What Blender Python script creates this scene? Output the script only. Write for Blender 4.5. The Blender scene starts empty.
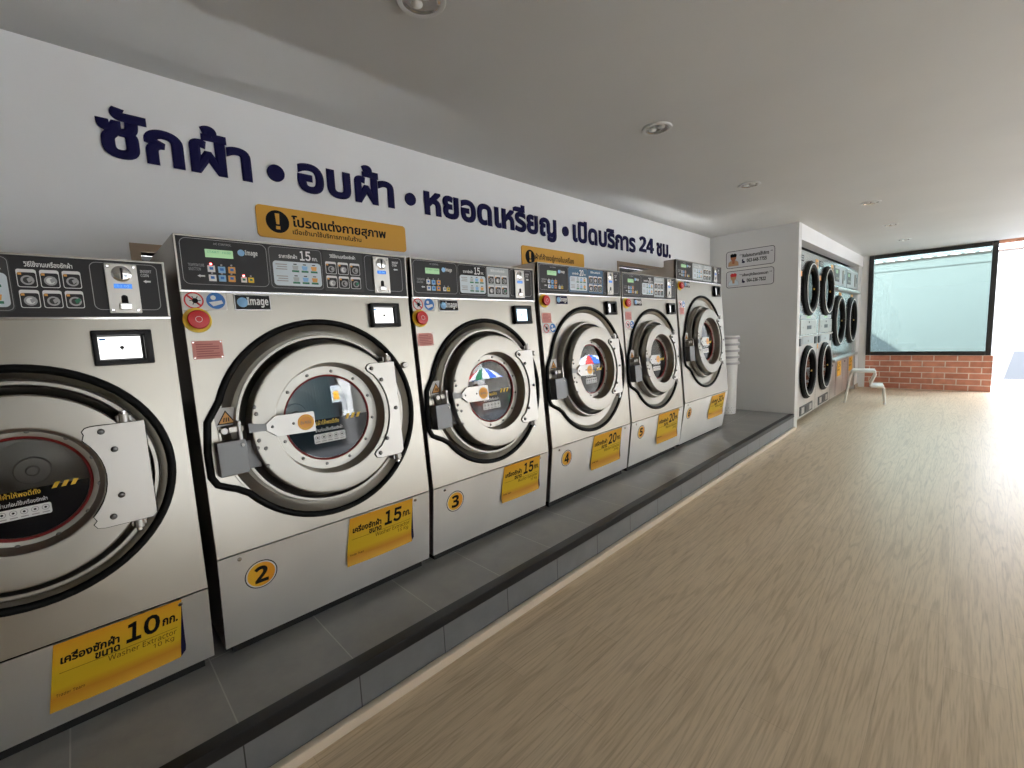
import bpy, bmesh, math, random
from mathutils import Matrix, Vector
random.seed(7)
SC = bpy.context.scene
COL = SC.collection
PI = math.pi

# ------------------------------------------------------------------ materials
MATS = {}
def new_mat(name):
    m = bpy.data.materials.new(name); m.use_nodes = True
    MATS[name] = m
    return m, m.node_tree, m.node_tree.nodes['Principled BSDF']
def mat(name, col, rough=.5, metal=0., spec=.5, emit=None, es=0., coat=0.):
    if name in MATS: return MATS[name]
    m, nt, b = new_mat(name)
    b.inputs['Base Color'].default_value = (*col, 1)
    b.inputs['Roughness'].default_value = rough
    b.inputs['Metallic'].default_value = metal
    b.inputs['Specular IOR Level'].default_value = spec
    b.inputs['Coat Weight'].default_value = coat
    if emit:
        b.inputs['Emission Color'].default_value = (*emit, 1)
        b.inputs['Emission Strength'].default_value = es
    return m
def N(nt, t, **kw):
    n = nt.nodes.new(t)
    for k, v in kw.items(): setattr(n, k, v)
    return n
def ramp(nt, stops):
    r = N(nt, 'ShaderNodeValToRGB'); e = r.color_ramp.elements
    e[0].position, e[0].color = stops[0][0], (*stops[0][1], 1)
    e[1].position, e[1].color = stops[-1][0], (*stops[-1][1], 1)
    for p, c in stops[1:-1]:
        x = e.new(p); x.color = (*c, 1)
    return r
def coords(nt, scale=(1, 1, 1), rot=(0, 0, 0), loc=(0, 0, 0), kind='Object'):
    tc = N(nt, 'ShaderNodeTexCoord'); mp = N(nt, 'ShaderNodeMapping')
    mp.inputs['Scale'].default_value = scale; mp.inputs['Rotation'].default_value = rot
    mp.inputs['Location'].default_value = loc
    nt.links.new(tc.outputs[kind], mp.inputs['Vector'])
    return mp.outputs['Vector']
def bump(nt, b, height, strength=.1, dist=.01):
    bp = N(nt, 'ShaderNodeBump'); bp.inputs['Strength'].default_value = strength
    bp.inputs['Distance'].default_value = dist
    nt.links.new(height, bp.inputs['Height']); nt.links.new(bp.outputs['Normal'], b.inputs['Normal'])

def steel(name, col=(.66, .64, .60), r0=.27, r1=.33, scale=(2, 60, .6), wave=.03):
    m, nt, b = new_mat(name)
    b.inputs['Metallic'].default_value = 1
    b.inputs['Roughness'].default_value = (r0+r1)/2
    v2 = coords(nt, (1.6, 1.6, 1.6))
    n2 = N(nt, 'ShaderNodeTexNoise'); n2.inputs['Scale'].default_value = 1.5; n2.inputs['Detail'].default_value = 2
    nt.links.new(v2, n2.inputs['Vector'])
    c = ramp(nt, [(.3, tuple(x*.93 for x in col)), (.7, tuple(min(1, x*1.05) for x in col))])
    nt.links.new(n2.outputs['Fac'], c.inputs['Fac']); nt.links.new(c.outputs['Color'], b.inputs['Base Color'])
    bump(nt, b, n2.outputs['Fac'], wave, .05)
    return m

M = {}
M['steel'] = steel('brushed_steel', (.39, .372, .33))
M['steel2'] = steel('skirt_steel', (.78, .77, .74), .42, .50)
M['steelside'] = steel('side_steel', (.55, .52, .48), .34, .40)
M['satin'] = mat('satin_steel', (.36, .345, .31), .34, 1)
M['cast'] = mat('cast_steel', (.40, .385, .365), .38, 1)
M['chrome'] = mat('chrome', (.62, .62, .62), .12, 1)
M['plate'] = mat('pale_plate', (.46, .445, .415), .36, .9)
M['boxgrey'] = mat('lock_box_grey', (.20, .205, .21), .45, .6)
M['bolt'] = mat('bolt_steel', (.16, .155, .15), .35, 1)
M['rubber'] = mat('black_rubber', (.004, .004, .004), .55, spec=.15)
M['blackplastic'] = mat('black_plastic', (.006, .006, .007), .35, spec=.25)
M['black'] = mat('ink_black', (.004, .004, .005), .6, spec=.15)
M['darkgap'] = mat('dark_void', (.004, .004, .004), .8)  # near-black puts the shade of gaps and recesses into the colour
M['panel'] = mat('charcoal_panel', (.028, .028, .030), .40, spec=.25)
M['panel2'] = mat('charcoal_panel_light', (.045, .045, .047), .40, spec=.3)
M['red'] = mat('signal_red', (.60, .015, .02), .3)
M['seal'] = mat('red_seal', (.22, .012, .012), .45)
M['yellow'] = mat('signal_yellow', (.80, .52, .02), .4)
M['amber'] = mat('amber_board', (.72, .36, .025), .45)
M['orange'] = mat('orange_sticker', (.78, .33, .03), .4)
M['white'] = mat('white_print', (.75, .76, .76), .5)
M['grey'] = mat('grey_print', (.35, .35, .36), .5)
M['navy'] = mat('navy_acrylic', (.006, .005, .050), .6, spec=.15)
M['navyback'] = mat('navy_print', (.006, .005, .040), .6, spec=.15)
M['pink'] = mat('pink_label', (.60, .24, .21), .5)
M['pinkdark'] = mat('pink_label_print', (.36, .09, .08), .5)
M['blue'] = mat('sign_blue', (.03, .17, .52), .4)
M['skyblue'] = mat('key_blue', (.25, .48, .75), .4)
M['keyorange'] = mat('key_orange', (.75, .36, .08), .4)
M['lcd'] = mat('lcd_green', (.16, .28, .15), .3, emit=(.2, .34, .18), es=.08)
M['lcdblue'] = mat('lcd_blue', (.02, .10, .32), .25, emit=(.02, .14, .5), es=.12)
M['screen'] = mat('lit_screen', (.55, .58, .62), .25, emit=(.60, .61, .60), es=.22)
M['screenblue'] = mat('lit_screen_blue', (.45, .65, .75), .25, emit=(.45, .68, .80), es=.2)
M['led'] = mat('red_led', (.8, .05, .05), .3, emit=(1, .06, .06), es=3)
M['green'] = mat('price_green', (.02, .17, .09), .5)
M['brown'] = mat('wood_frame', (.34, .25, .175), .55)
M['paint'] = mat('white_paint', (.66, .665, .66), .6)
M['signwhite'] = mat('sign_white', (.60, .60, .62), .5)
M['skin'] = mat('print_skin', (.42, .13, .05), .6)
M['beige'] = mat('print_beige', (.48, .27, .14), .6)
M['paleblue'] = mat('price_sheet', (.60, .68, .74), .35)
M['bluesheet'] = mat('blue_sheet', (.02, .10, .20), .3)
M['alu'] = mat('window_black', (.012, .012, .012), .35)
M['plastic'] = mat('white_plastic', (.70, .70, .69), .4)
M['plasticshade'] = mat('bin_shade_grey', (.36, .36, .37), .45)
M['olive'] = mat('pale_sheet', (.42, .46, .48), .4)
M['stoolwhite'] = mat('stool_white', (.74, .73, .70), .4)
M['lampin'] = mat('lamp_reflector', (.75, .74, .72), .18, 1)
M['bulb'] = mat('lamp_lens', (.82, .82, .80), .15)

def glassy(name, tint, ior=1.5, rough=.0):
    m = bpy.data.materials.new(name); m.use_nodes = True; nt = m.node_tree
    nt.nodes.remove(nt.nodes['Principled BSDF'])
    out = nt.nodes['Material Output']
    tr = N(nt, 'ShaderNodeBsdfTransparent'); tr.inputs['Color'].default_value = (*tint, 1)
    gl = N(nt, 'ShaderNodeBsdfGlossy'); gl.inputs['Roughness'].default_value = rough
    fr = N(nt, 'ShaderNodeFresnel'); fr.inputs['IOR'].default_value = ior
    mx = N(nt, 'ShaderNodeMixShader')
    nt.links.new(fr.outputs[0], mx.inputs[0]); nt.links.new(tr.outputs[0], mx.inputs[1]); nt.links.new(gl.outputs[0], mx.inputs[2])
    nt.links.new(mx.outputs[0], out.inputs['Surface'])
    return m
M['doorglass'] = glassy('door_glass', (.86, .87, .87), 1.75)
M['windowglass'] = glassy('window_glass', (.50, .58, .565), 1.45)
M['dryerglass'] = glassy('dryer_glass', (.35, .37, .37), 1.6)

def m_floor():
    m, nt, b = new_mat('laminate_floor')
    # planks run along the room (world y)
    v = coords(nt, (1, 1, 1), (0, 0, PI/2))
    br = N(nt, 'ShaderNodeTexBrick'); br.offset = .37; br.offset_frequency = 2
    br.inputs['Scale'].default_value = 1; br.inputs['Brick Width'].default_value = 1.25; br.inputs['Row Height'].default_value = .185
    br.inputs['Mortar Size'].default_value = .0011; br.inputs['Mortar Smooth'].default_value = .1
    br.inputs['Color1'].default_value = (.65, .525, .365, 1); br.inputs['Color2'].default_value = (.70, .57, .405, 1)
    br.inputs['Mortar'].default_value = (.55, .44, .31, 1)
    nt.links.new(v, br.inputs['Vector'])
    v2 = coords(nt, (34, 1.7, 1))
    n1 = N(nt, 'ShaderNodeTexNoise'); n1.inputs['Scale'].default_value = 1.; n1.inputs['Detail'].default_value = 6; n1.inputs['Distortion'].default_value = .5
    nt.links.new(v2, n1.inputs['Vector'])
    g = ramp(nt, [(.25, (.90, .89, .88)), (.5, (1, 1, 1)), (.78, (1.05, 1.05, 1.05))])
    nt.links.new(n1.outputs['Fac'], g.inputs['Fac'])
    # cathedral figure
    v3 = coords(nt, (9, .5, 1))
    n3 = N(nt, 'ShaderNodeTexNoise'); n3.inputs['Scale'].default_value = 1.; n3.inputs['Detail'].default_value = 1.5
    nt.links.new(v3, n3.inputs['Vector'])
    mu = N(nt, 'ShaderNodeMath', operation='MULTIPLY'); mu.inputs[1].default_value = 70
    si = N(nt, 'ShaderNodeMath', operation='SINE')
    nt.links.new(n3.outputs['Fac'], mu.inputs[0]); nt.links.new(mu.outputs[0], si.inputs[0])
    g2 = ramp(nt, [(.45, (1, 1, 1)), (.95, (.74, .71, .68))])
    nt.links.new(si.outputs[0], g2.inputs['Fac'])
    m1 = N(nt, 'ShaderNodeMix', data_type='RGBA', blend_type='MULTIPLY'); m1.inputs[0].default_value = 1
    nt.links.new(br.outputs['Color'], m1.inputs[6]); nt.links.new(g.outputs['Color'], m1.inputs[7])
    m2 = N(nt, 'ShaderNodeMix', data_type='RGBA', blend_type='MULTIPLY'); m2.inputs[0].default_value = .5
    nt.links.new(m1.outputs[2], m2.inputs[6]); nt.links.new(g2.outputs['Color'], m2.inputs[7])
    v4 = coords(nt, (150, 7, 1)); n4 = N(nt, 'ShaderNodeTexNoise'); n4.inputs['Scale'].default_value = 1.; n4.inputs['Detail'].default_value = 3
    nt.links.new(v4, n4.inputs['Vector'])
    g4 = ramp(nt, [(.3, (.80, .78, .76)), (.52, (1, 1, 1)), (.75, (1.05, 1.05, 1.05))]); nt.links.new(n4.outputs['Fac'], g4.inputs['Fac'])
    m3 = N(nt, 'ShaderNodeMix', data_type='RGBA', blend_type='MULTIPLY'); m3.inputs[0].default_value = .8
    nt.links.new(m2.outputs[2], m3.inputs[6]); nt.links.new(g4.outputs['Color'], m3.inputs[7])
    nt.links.new(m3.outputs[2], b.inputs['Base Color'])
    b.inputs['Roughness'].default_value = .36
    b.inputs['Specular IOR Level'].default_value = .22
    bump(nt, b, n1.outputs['Fac'], .06, .004)
    return m
M['floor'] = m_floor()

def m_plaster(name, col, var=.03):
    m, nt, b = new_mat(name)
    v = coords(nt, (1, 1, 1)); n = N(nt, 'ShaderNodeTexNoise'); n.inputs['Scale'].default_value = 1.2; n.inputs['Detail'].default_value = 4
    nt.links.new(v, n.inputs['Vector'])
    r = ramp(nt, [(.3, tuple(c*(1-var) for c in col)), (.7, tuple(c*(1+var) for c in col))])
    nt.links.new(n.outputs['Fac'], r.inputs['Fac']); nt.links.new(r.outputs['Color'], b.inputs['Base Color'])
    b.inputs['Roughness'].default_value = .62
    n2 = N(nt, 'ShaderNodeTexNoise'); n2.inputs['Scale'].default_value = 60
    nt.links.new(v, n2.inputs['Vector']); bump(nt, b, n2.outputs['Fac'], .03, .004)
    return m
M['wall'] = m_plaster('wall_paint', (.80, .805, .81))
M['ceil'] = m_plaster('ceiling_paint', (.61, .615, .61))
M['greywall'] = m_plaster('grey_paint', (.64, .64, .63))
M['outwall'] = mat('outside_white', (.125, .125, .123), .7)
M['concrete'] = m_plaster('concrete', (.56, .55, .53), .1)
M['asphalt'] = m_plaster('asphalt', (.36, .35, .335), .1)
M['facade'] = m_plaster('street_facade', (.15, .138, .118), .12)

def m_slate(name, joints_axis):
    m, nt, b = new_mat(name)
    v = coords(nt, (1, 1, 1))
    n = N(nt, 'ShaderNodeTexNoise'); n.inputs['Scale'].default_value = 2.2; n.inputs['Detail'].default_value = 8; n.inputs['Roughness'].default_value = .65
    nt.links.new(v, n.inputs['Vector'])
    c = ramp(nt, [(.3, (.21, .212, .21)), (.5, (.28, .28, .268)), (.72, (.37, .36, .335))])
    nt.links.new(n.outputs['Fac'], c.inputs['Fac'])
    # joint lines every .408 m along y (offset .262) and one at x=.66
    sx = N(nt, 'ShaderNodeSeparateXYZ'); tc = N(nt, 'ShaderNodeTexCoord'); nt.links.new(tc.outputs['Object'], sx.inputs[0])
    def lines(out, off, per):
        a = N(nt, 'ShaderNodeMath', operation='SUBTRACT'); a.inputs[1].default_value = off - per/2
        nt.links.new(out, a.inputs[0])
        p = N(nt, 'ShaderNodeMath', operation='MODULO'); p.inputs[1].default_value = per
        f = N(nt, 'ShaderNodeMath', operation='ADD'); f.inputs[1].default_value = per*40
        nt.links.new(a.outputs[0], f.inputs[0]); nt.links.new(f.outputs[0], p.inputs[0])
        d = N(nt, 'ShaderNodeMath', operation='SUBTRACT'); d.inputs[1].default_value = per/2
        nt.links.new(p.outputs[0], d.inputs[0])
        ab = N(nt, 'ShaderNodeMath', operation='ABSOLUTE'); nt.links.new(d.outputs[0], ab.inputs[0])
        l = N(nt, 'ShaderNodeMath', operation='LESS_THAN'); l.inputs[1].default_value = .0022
        nt.links.new(ab.outputs[0], l.inputs[0]); return l.outputs[0]
    l1 = lines(sx.outputs['Y'], .262, .408)
    fac = l1
    if joints_axis == 'xy':
        l2 = lines(sx.outputs['X'], .66, 3.0)
        mx = N(nt, 'ShaderNodeMath', operation='MAXIMUM'); nt.links.new(l1, mx.inputs[0]); nt.links.new(l2, mx.inputs[1]); fac = mx.outputs[0]
    mc = N(nt, 'ShaderNodeMix', data_type='RGBA'); mc.inputs[7].default_value = (.46, .45, .43, 1) if joints_axis == 'xy' else (.012, .012, .012, 1)
    nt.links.new(fac, mc.inputs[0]); nt.links.new(c.outputs['Color'], mc.inputs[6])
    nt.links.new(mc.outputs[2], b.inputs['Base Color'])
    rr = ramp(nt, [(.3, (.34,)*3), (.7, (.52,)*3)]); nt.links.new(n.outputs['Fac'], rr.inputs['Fac']); nt.links.new(rr.outputs['Color'], b.inputs['Roughness'])
    bump(nt, b, n.outputs['Fac'], .12, .01)
    return m
M['slate'] = m_slate('slate_tile', 'xy')
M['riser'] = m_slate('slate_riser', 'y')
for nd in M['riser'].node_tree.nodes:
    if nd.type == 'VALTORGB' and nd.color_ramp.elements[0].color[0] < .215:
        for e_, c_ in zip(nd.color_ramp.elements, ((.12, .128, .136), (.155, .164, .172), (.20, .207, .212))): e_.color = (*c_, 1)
M['nosing'] = mat('nosing_black', (.012, .012, .013), .42, spec=.25)
M['cream'] = mat('cream_trim', (.64, .55, .44), .4)

def m_brick():
    m, nt, b = new_mat('red_brick')
    tc = N(nt, 'ShaderNodeTexCoord'); sx = N(nt, 'ShaderNodeSeparateXYZ'); cx = N(nt, 'ShaderNodeCombineXYZ')
    nt.links.new(tc.outputs['Object'], sx.inputs[0]); nt.links.new(sx.outputs['X'], cx.inputs[0]); nt.links.new(sx.outputs['Z'], cx.inputs[1])
    br = N(nt, 'ShaderNodeTexBrick'); br.inputs['Scale'].default_value = 1
    br.inputs['Brick Width'].default_value = .335; br.inputs['Row Height'].default_value = .1165
    br.inputs['Mortar Size'].default_value = .009; br.inputs['Mortar Smooth'].default_value = .15; br.inputs['Bias'].default_value = -.1
    br.inputs['Color1'].default_value = (.46, .17, .105, 1); br.inputs['Color2'].default_value = (.58, .25, .165, 1)
    br.inputs['Mortar'].default_value = (.66, .56, .48, 1)
    nt.links.new(cx.outputs[0], br.inputs['Vector'])
    n = N(nt, 'ShaderNodeTexNoise'); n.inputs['Scale'].default_value = 9; n.inputs['Detail'].default_value = 5
    nt.links.new(tc.outputs['Object'], n.inputs['Vector'])
    g = ramp(nt, [(.3, (.8, .8, .8)), (.7, (1.12, 1.12, 1.12))]); nt.links.new(n.outputs['Fac'], g.inputs['Fac'])
    mm = N(nt, 'ShaderNodeMix', data_type='RGBA', blend_type='MULTIPLY'); mm.inputs[0].default_value = 1
    nt.links.new(br.outputs['Color'], mm.inputs[6]); nt.links.new(g.outputs['Color'], mm.inputs[7])
    nt.links.new(mm.outputs[2], b.inputs['Base Color']); b.inputs['Roughness'].default_value = .7
    iv = N(nt, 'ShaderNodeMath', operation='SUBTRACT'); iv.inputs[0].default_value = 1; nt.links.new(br.outputs['Fac'], iv.inputs[1])
    bump(nt, b, iv.outputs[0], .5, .01)
    return m
M['brick'] = m_brick()

def m_notice():
    m, nt, b = new_mat('notice_print')
    at = N(nt, 'ShaderNodeAttribute'); at.attribute_name = 'sheet_v'
    r = ramp(nt, [(0, (.64, .31, .02)), (.30, (.64, .37, .018)), (.5, (.58, .39, .016)), (.70, (.60, .39, .016)), (.84, (.50, .22, .014)), (1, (.60, .33, .016))])
    nt.links.new(at.outputs['Fac'], r.inputs['Fac']); nt.links.new(r.outputs['Color'], b.inputs['Base Color'])
    b.inputs['Roughness'].default_value = .5; b.inputs['Specular IOR Level'].default_value = .25
    return m
M['notice'] = m_notice()
def m_number():
    m, nt, b = new_mat('number_disc')
    v = coords(nt, (1, 1, 1), kind='Generated'); sp = N(nt, 'ShaderNodeSeparateXYZ'); nt.links.new(v, sp.inputs[0])
    r = ramp(nt, [(.25, (.78, .44, .03)), (.75, (.72, .30, .02))])
    nt.links.new(sp.outputs['Y'], r.inputs['Fac']); nt.links.new(r.outputs['Color'], b.inputs['Base Color']); b.inputs['Roughness'].default_value = .35
    return m
M['number'] = m_number()

# ------------------------------------------------------------------ mesh builder
I4 = Matrix.Identity(4)
def frame(o, u, v, n):
    m = Matrix.Identity(4)
    for i, a in enumerate((u, v, n)):
        a = Vector(a).normalized()
        for k in range(3): m[k][i] = a[k]
    for k in range(3): m[k][3] = o[k]
    return m

class P:
    def __init__(s, M0=None):
        s.v = []; s.f = []; s.fm = []; s.mats = []; s.M = M0 or I4; s.attr = None
    def mi(s, m):
        if m not in s.mats: s.mats.append(m)
        return s.mats.index(m)
    def add(s, vs, fs, m, Mx=None, fn=None):
        o = len(s.v); T = s.M if Mx is None else s.M @ Mx
        for x in vs:
            x = Vector(x)
            if fn: x = Vector(fn(x))
            s.v.append(T @ x)
        k = s.mi(m)
        for f in fs: s.f.append([o+i for i in f]); s.fm.append(k)
    def prism(s, poly, n0, n1, m, Mx=None):
        # poly in (u,v), counter-clockwise
        a = sum(poly[i][0]*poly[(i+1) % len(poly)][1]-poly[(i+1) % len(poly)][0]*poly[i][1] for i in range(len(poly)))
        if a < 0: poly = list(reversed(poly))
        k = len(poly)
        vs = [(x, y, n0) for x, y in poly]+[(x, y, n1) for x, y in poly]
        fs = [list(range(k-1, -1, -1)), list(range(k, 2*k))]+[[i, (i+1) % k, k+(i+1) % k, k+i] for i in range(k)]
        s.add(vs, fs, m, Mx)
    def box(s, x0, x1, y0, y1, z0, z1, m, bev=0, Mx=None, seg=2):
        if bev <= 0:
            vs = [(x, y, z) for x in (x0, x1) for y in (y0, y1) for z in (z0, z1)]
            s.add(vs, [(0, 1, 3, 2), (4, 6, 7, 5), (0, 4, 5, 1), (2, 3, 7, 6), (0, 2, 6, 4), (1, 5, 7, 3)], m, Mx); return
        b = bmesh.new(); bmesh.ops.create_cube(b, size=1)
        for w in b.verts: w.co = Vector(((x0+x1)/2+w.co.x*(x1-x0), (y0+y1)/2+w.co.y*(y1-y0), (z0+z1)/2+w.co.z*(z1-z0)))
        bmesh.ops.bevel(b, geom=b.edges[:], offset=bev, segments=seg, affect='EDGES', profile=.5)
        b.verts.index_update()
        s.add([tuple(w.co) for w in b.verts], [[w.index for w in f.verts] for f in b.faces], m, Mx); b.free()
    def lathe(s, prof, m, cu=0, cv=0, seg=48, Mx=None, closed=False, mats=None):
        # prof [(r, n)] around the n axis
        k = len(prof); vs = []; fs = []
        for i in range(seg):
            a = 2*PI*i/seg
            for r, n in prof: vs.append((cu+r*math.cos(a), cv+r*math.sin(a), n))
        J = k if closed else k-1
        groups = {}
        for i in range(seg):
            i2 = (i+1) % seg
            for j in range(J):
                j2 = (j+1) % k
                q = [i*k+j, i2*k+j, i2*k+j2, i*k+j2]
                if prof[j][0] < 1e-6: q = [i*k+j, i2*k+j2, i*k+j2]
                elif prof[j2][0] < 1e-6: q = [i*k+j, i2*k+j, i*k+j2]
                groups.setdefault(mats[j] if mats else m, []).append(q)
        o = len(s.v); T = s.M if Mx is None else s.M @ Mx
        s.v += [T @ Vector(x) for x in vs]
        for mm, qs in groups.items():
            ki = s.mi(mm)
            for q in qs: s.f.append([o+x for x in q]); s.fm.append(ki)
    def disc(s, cu, cv, r, n0, n1, m, seg=32, Mx=None, ry=None):
        s.prism([(cu+r*math.cos(2*PI*i/seg), cv+(ry or r)*math.sin(2*PI*i/seg)) for i in range(seg)], n0, n1, m, Mx)
    def ring(s, cu, cv, r0, r1, n0, n1, m, seg=48, Mx=None):
        s.lathe([(r0, n0), (r1, n0), (r1, n1), (r0, n1)], m, cu, cv, seg, Mx, closed=True)
    def tube(s, pts, r, m, seg=10, closed=False, Mx=None, caps=True):
        pts = [Vector(p) for p in pts]; k = len(pts); vs = []; fs = []
        up = None
        for i, p in enumerate(pts):
            a = pts[(i-1) % k] if (closed or i > 0) else p
            b = pts[(i+1) % k] if (closed or i < k-1) else p
            t = (b-a).normalized()
            if up is None:
                up = Vector((0, 0, 1)) if abs(t.z) < .9 else Vector((1, 0, 0))
            s1 = t.cross(up).normalized(); u1 = s1.cross(t).normalized(); up = u1
            rr = r[i] if isinstance(r, (list, tuple)) else r
            for j in range(seg):
                q = 2*PI*j/seg; vs.append(tuple(p+s1*math.cos(q)*rr+u1*math.sin(q)*rr))
        for i in range(k if closed else k-1):
            i2 = (i+1) % k
            for j in range(seg):
                j2 = (j+1) % seg
                fs.append([i*seg+j, i*seg+j2, i2*seg+j2, i2*seg+j])
        if not closed and caps:
            fs.append(list(range(seg))); fs.append([(k-1)*seg+j for j in range(seg)][::-1])
        s.add(vs, fs, m, Mx)
    def text(s, body, box, m, n=0., Mx=None, bold=0., h=.0004, fn=None, xh=None, base=None):
        # box (u0,u1,v0,v1); v0/v1 None with xh+base: height set from the height of the plain letter
        vs, fs = text_mesh(body, bold)
        xs = [a[0] for a in vs]; ys = [a[1] for a in vs]
        u0, u1, v0, v1 = box
        sx = (u1-u0)/(max(xs)-min(xs))
        if xh is not None:
            sy = xh/ref_height(bold); oy = base; y0 = 0
        else:
            sy = (v1-v0)/(max(ys)-min(ys)); oy = v0; y0 = min(ys)
        x0 = min(xs); zs = [a[2] for a in vs]; z0 = min(zs); zr = max(max(zs)-z0, 1e-9)
        out = [(u0+(a[0]-x0)*sx, oy+(a[1]-y0)*sy, n+(a[2]-z0)/zr*h) for a in vs]
        s.add(out, fs, m, Mx, fn)
    def build(s, name, parent=None, smooth=True, ang=38):
        me = bpy.data.meshes.new(name)
        me.from_pydata([tuple(a) for a in s.v], [], s.f)
        for mm in s.mats: me.materials.append(mm)
        me.polygons.foreach_set('material_index', s.fm)
        b = bmesh.new(); b.from_mesh(me)
        bmesh.ops.recalc_face_normals(b, faces=b.faces[:])
        if smooth:
            lim = math.radians(ang)
            for f in b.faces: f.smooth = True
            for e in b.edges:
                if len(e.link_faces) != 2 or e.calc_face_angle(0) > lim: e.smooth = False
        else:
            for f in b.faces: f.smooth = False
        b.to_mesh(me); b.free()
        if s.attr:
            a = me.attributes.new('sheet_v', 'FLOAT', 'POINT')
            a.data.foreach_set('value', (s.attr+[0]*len(s.v))[:len(s.v)])
        me.update()
        o = bpy.data.objects.new(name, me); COL.objects.link(o)
        if smooth:
            wn = o.modifiers.new('weighted_normals', 'WEIGHTED_NORMAL'); wn.keep_sharp = True
        if parent is not None: o.parent = parent
        return o

_TX = {}
def sans(t, bold=False):
    # plain sans-serif letter forms
    o = ''
    for ch in t:
        if 'A' <= ch <= 'Z': o += chr((0x1D5D4 if bold else 0x1D5A0)+ord(ch)-65)
        elif 'a' <= ch <= 'z': o += chr((0x1D5EE if bold else 0x1D5BA)+ord(ch)-97)
        elif '0' <= ch <= '9': o += chr((0x1D7EC if bold else 0x1D7E2)+ord(ch)-48)
        else: o += ch
    return o
def big_number(p, t, box, m, n, Mx=None, bold=.035, h=.0005, fn=None, gap=.10):
    # upright numerals, each set in its own share of the box
    u0, u1, v0, v1 = box; k = len(t); w = (u1-u0)/(k+gap*(k-1))
    for i, ch in enumerate(t):
        a = u0+i*w*(1+gap); q = .10*w if ch == '1' else 0
        p.text(chr(0xFF10+ord(ch)-48), (a+q, a+w-q*.4, v0, v1), m, n, Mx, bold, h, fn)
def text_mesh(body, bold=0.):
    key = (body, round(bold, 4))
    if key in _TX: return _TX[key]
    cu = bpy.data.curves.new('lettering', 'FONT'); cu.body = body; cu.size = 1; cu.resolution_u = 3
    cu.fill_mode = 'BOTH'; cu.extrude = .01
    if bold > 0: cu.bevel_depth = bold; cu.bevel_resolution = 0
    ob = bpy.data.objects.new('lettering', cu); COL.objects.link(ob)
    dg = bpy.context.evaluated_depsgraph_get()
    me = ob.evaluated_get(dg).to_mesh()
    r = ([tuple(v.co) for v in me.vertices], [list(p.vertices) for p in me.polygons])
    ob.evaluated_get(dg).to_mesh_clear()
    bpy.data.objects.remove(ob); bpy.data.curves.remove(cu)
    _TX[key] = r
    return r
def ref_height(bold):
    vs, _ = text_mesh('า', bold)
    return max(a[1] for a in vs)

def rrect(u0, u1, v0, v1, r, seg=5):
    pts = []
    for cx, cy, a0 in ((u1-r, v1-r, 0), (u0+r, v1-r, 90), (u0+r, v0+r, 180), (u1-r, v0+r, 270)):
        for i in range(seg+1):
            a = math.radians(a0+90*i/seg); pts.append((cx+r*math.cos(a), cy+r*math.sin(a)))
    return pts
def outline(p, pts, w, n, m, Mx=None):
    # thin line strip along a closed polygon
    k = len(pts); vs = []; c = (sum(a[0] for a in pts)/k, sum(a[1] for a in pts)/k)
    for i in range(k):
        a, b, d = Vector(pts[i-1]), Vector(pts[i]), Vector(pts[(i+1) % k])
        t = (d-a).normalized(); nn = Vector((-t.y, t.x))
        vs += [(b.x+nn.x*w/2, b.y+nn.y*w/2, n), (b.x-nn.x*w/2, b.y-nn.y*w/2, n)]
    p.add(vs, [[2*i, 2*i+1, 2*((i+1) % k)+1, 2*((i+1) % k)] for i in range(k)], m, Mx)

def empty(name, loc, label=None, cat=None, group=None):
    o = bpy.data.objects.new(name, None); COL.objects.link(o); o.location = loc; o.empty_display_size = .1
    tag(o, label, cat, group); return o
def tag(o, label=None, cat=None, group=None, kind=None):
    if label: o['label'] = label
    if cat: o['category'] = cat
    if group: o['group'] = group
    if kind: o['kind'] = kind
    return o
def struct(o): o['kind'] = 'structure'; return o

# ------------------------------------------------------------------ camera
F_PX, YAW, PITCH, ROLL = 445.0, .7968, -.1114, -.0449
CAM = Vector((2.7729, 0.0, 1.4942))
cy_, sy_, cp_, sp_ = math.cos(YAW), math.sin(YAW), math.cos(PITCH), math.sin(PITCH)
fw = Vector((-sy_*cp_, cy_*cp_, sp_)); rt = Vector((cy_, sy_, 0)); up = rt.cross(fw)
r2 = rt*math.cos(ROLL)+up*math.sin(ROLL); u2 = -rt*math.sin(ROLL)+up*math.cos(ROLL)
cam = bpy.data.cameras.new('camera'); cam.sensor_width = 36; cam.lens = F_PX/1024*36; cam.clip_start = .05; cam.clip_end = 200
co = bpy.data.objects.new('camera', cam); COL.objects.link(co)
mw = Matrix.Identity(4)
for k in range(3): mw[k][0], mw[k][1], mw[k][2], mw[k][3] = r2[k], u2[k], -fw[k], CAM[k]
co.matrix_world = mw
SC.camera = co

# ------------------------------------------------------------------ setting
H = 2.8; E_ = 7.014; C_ = 1.157; W_ = 12.243; PF = 1.158; PZ = .222
Y0 = -3.6; XF = 7.0; GZ0 = -.12          # behind the camera; open shop front
p = P(); p.box(-.15, XF, Y0, W_+.15, -.12, 0, M['floor']); struct(p.build('floor'))
p = P(); p.box(-1.6, XF+.6, Y0-.2, W_+.2, H, H+.15, M['ceil']); struct(p.build('ceiling'))
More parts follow.
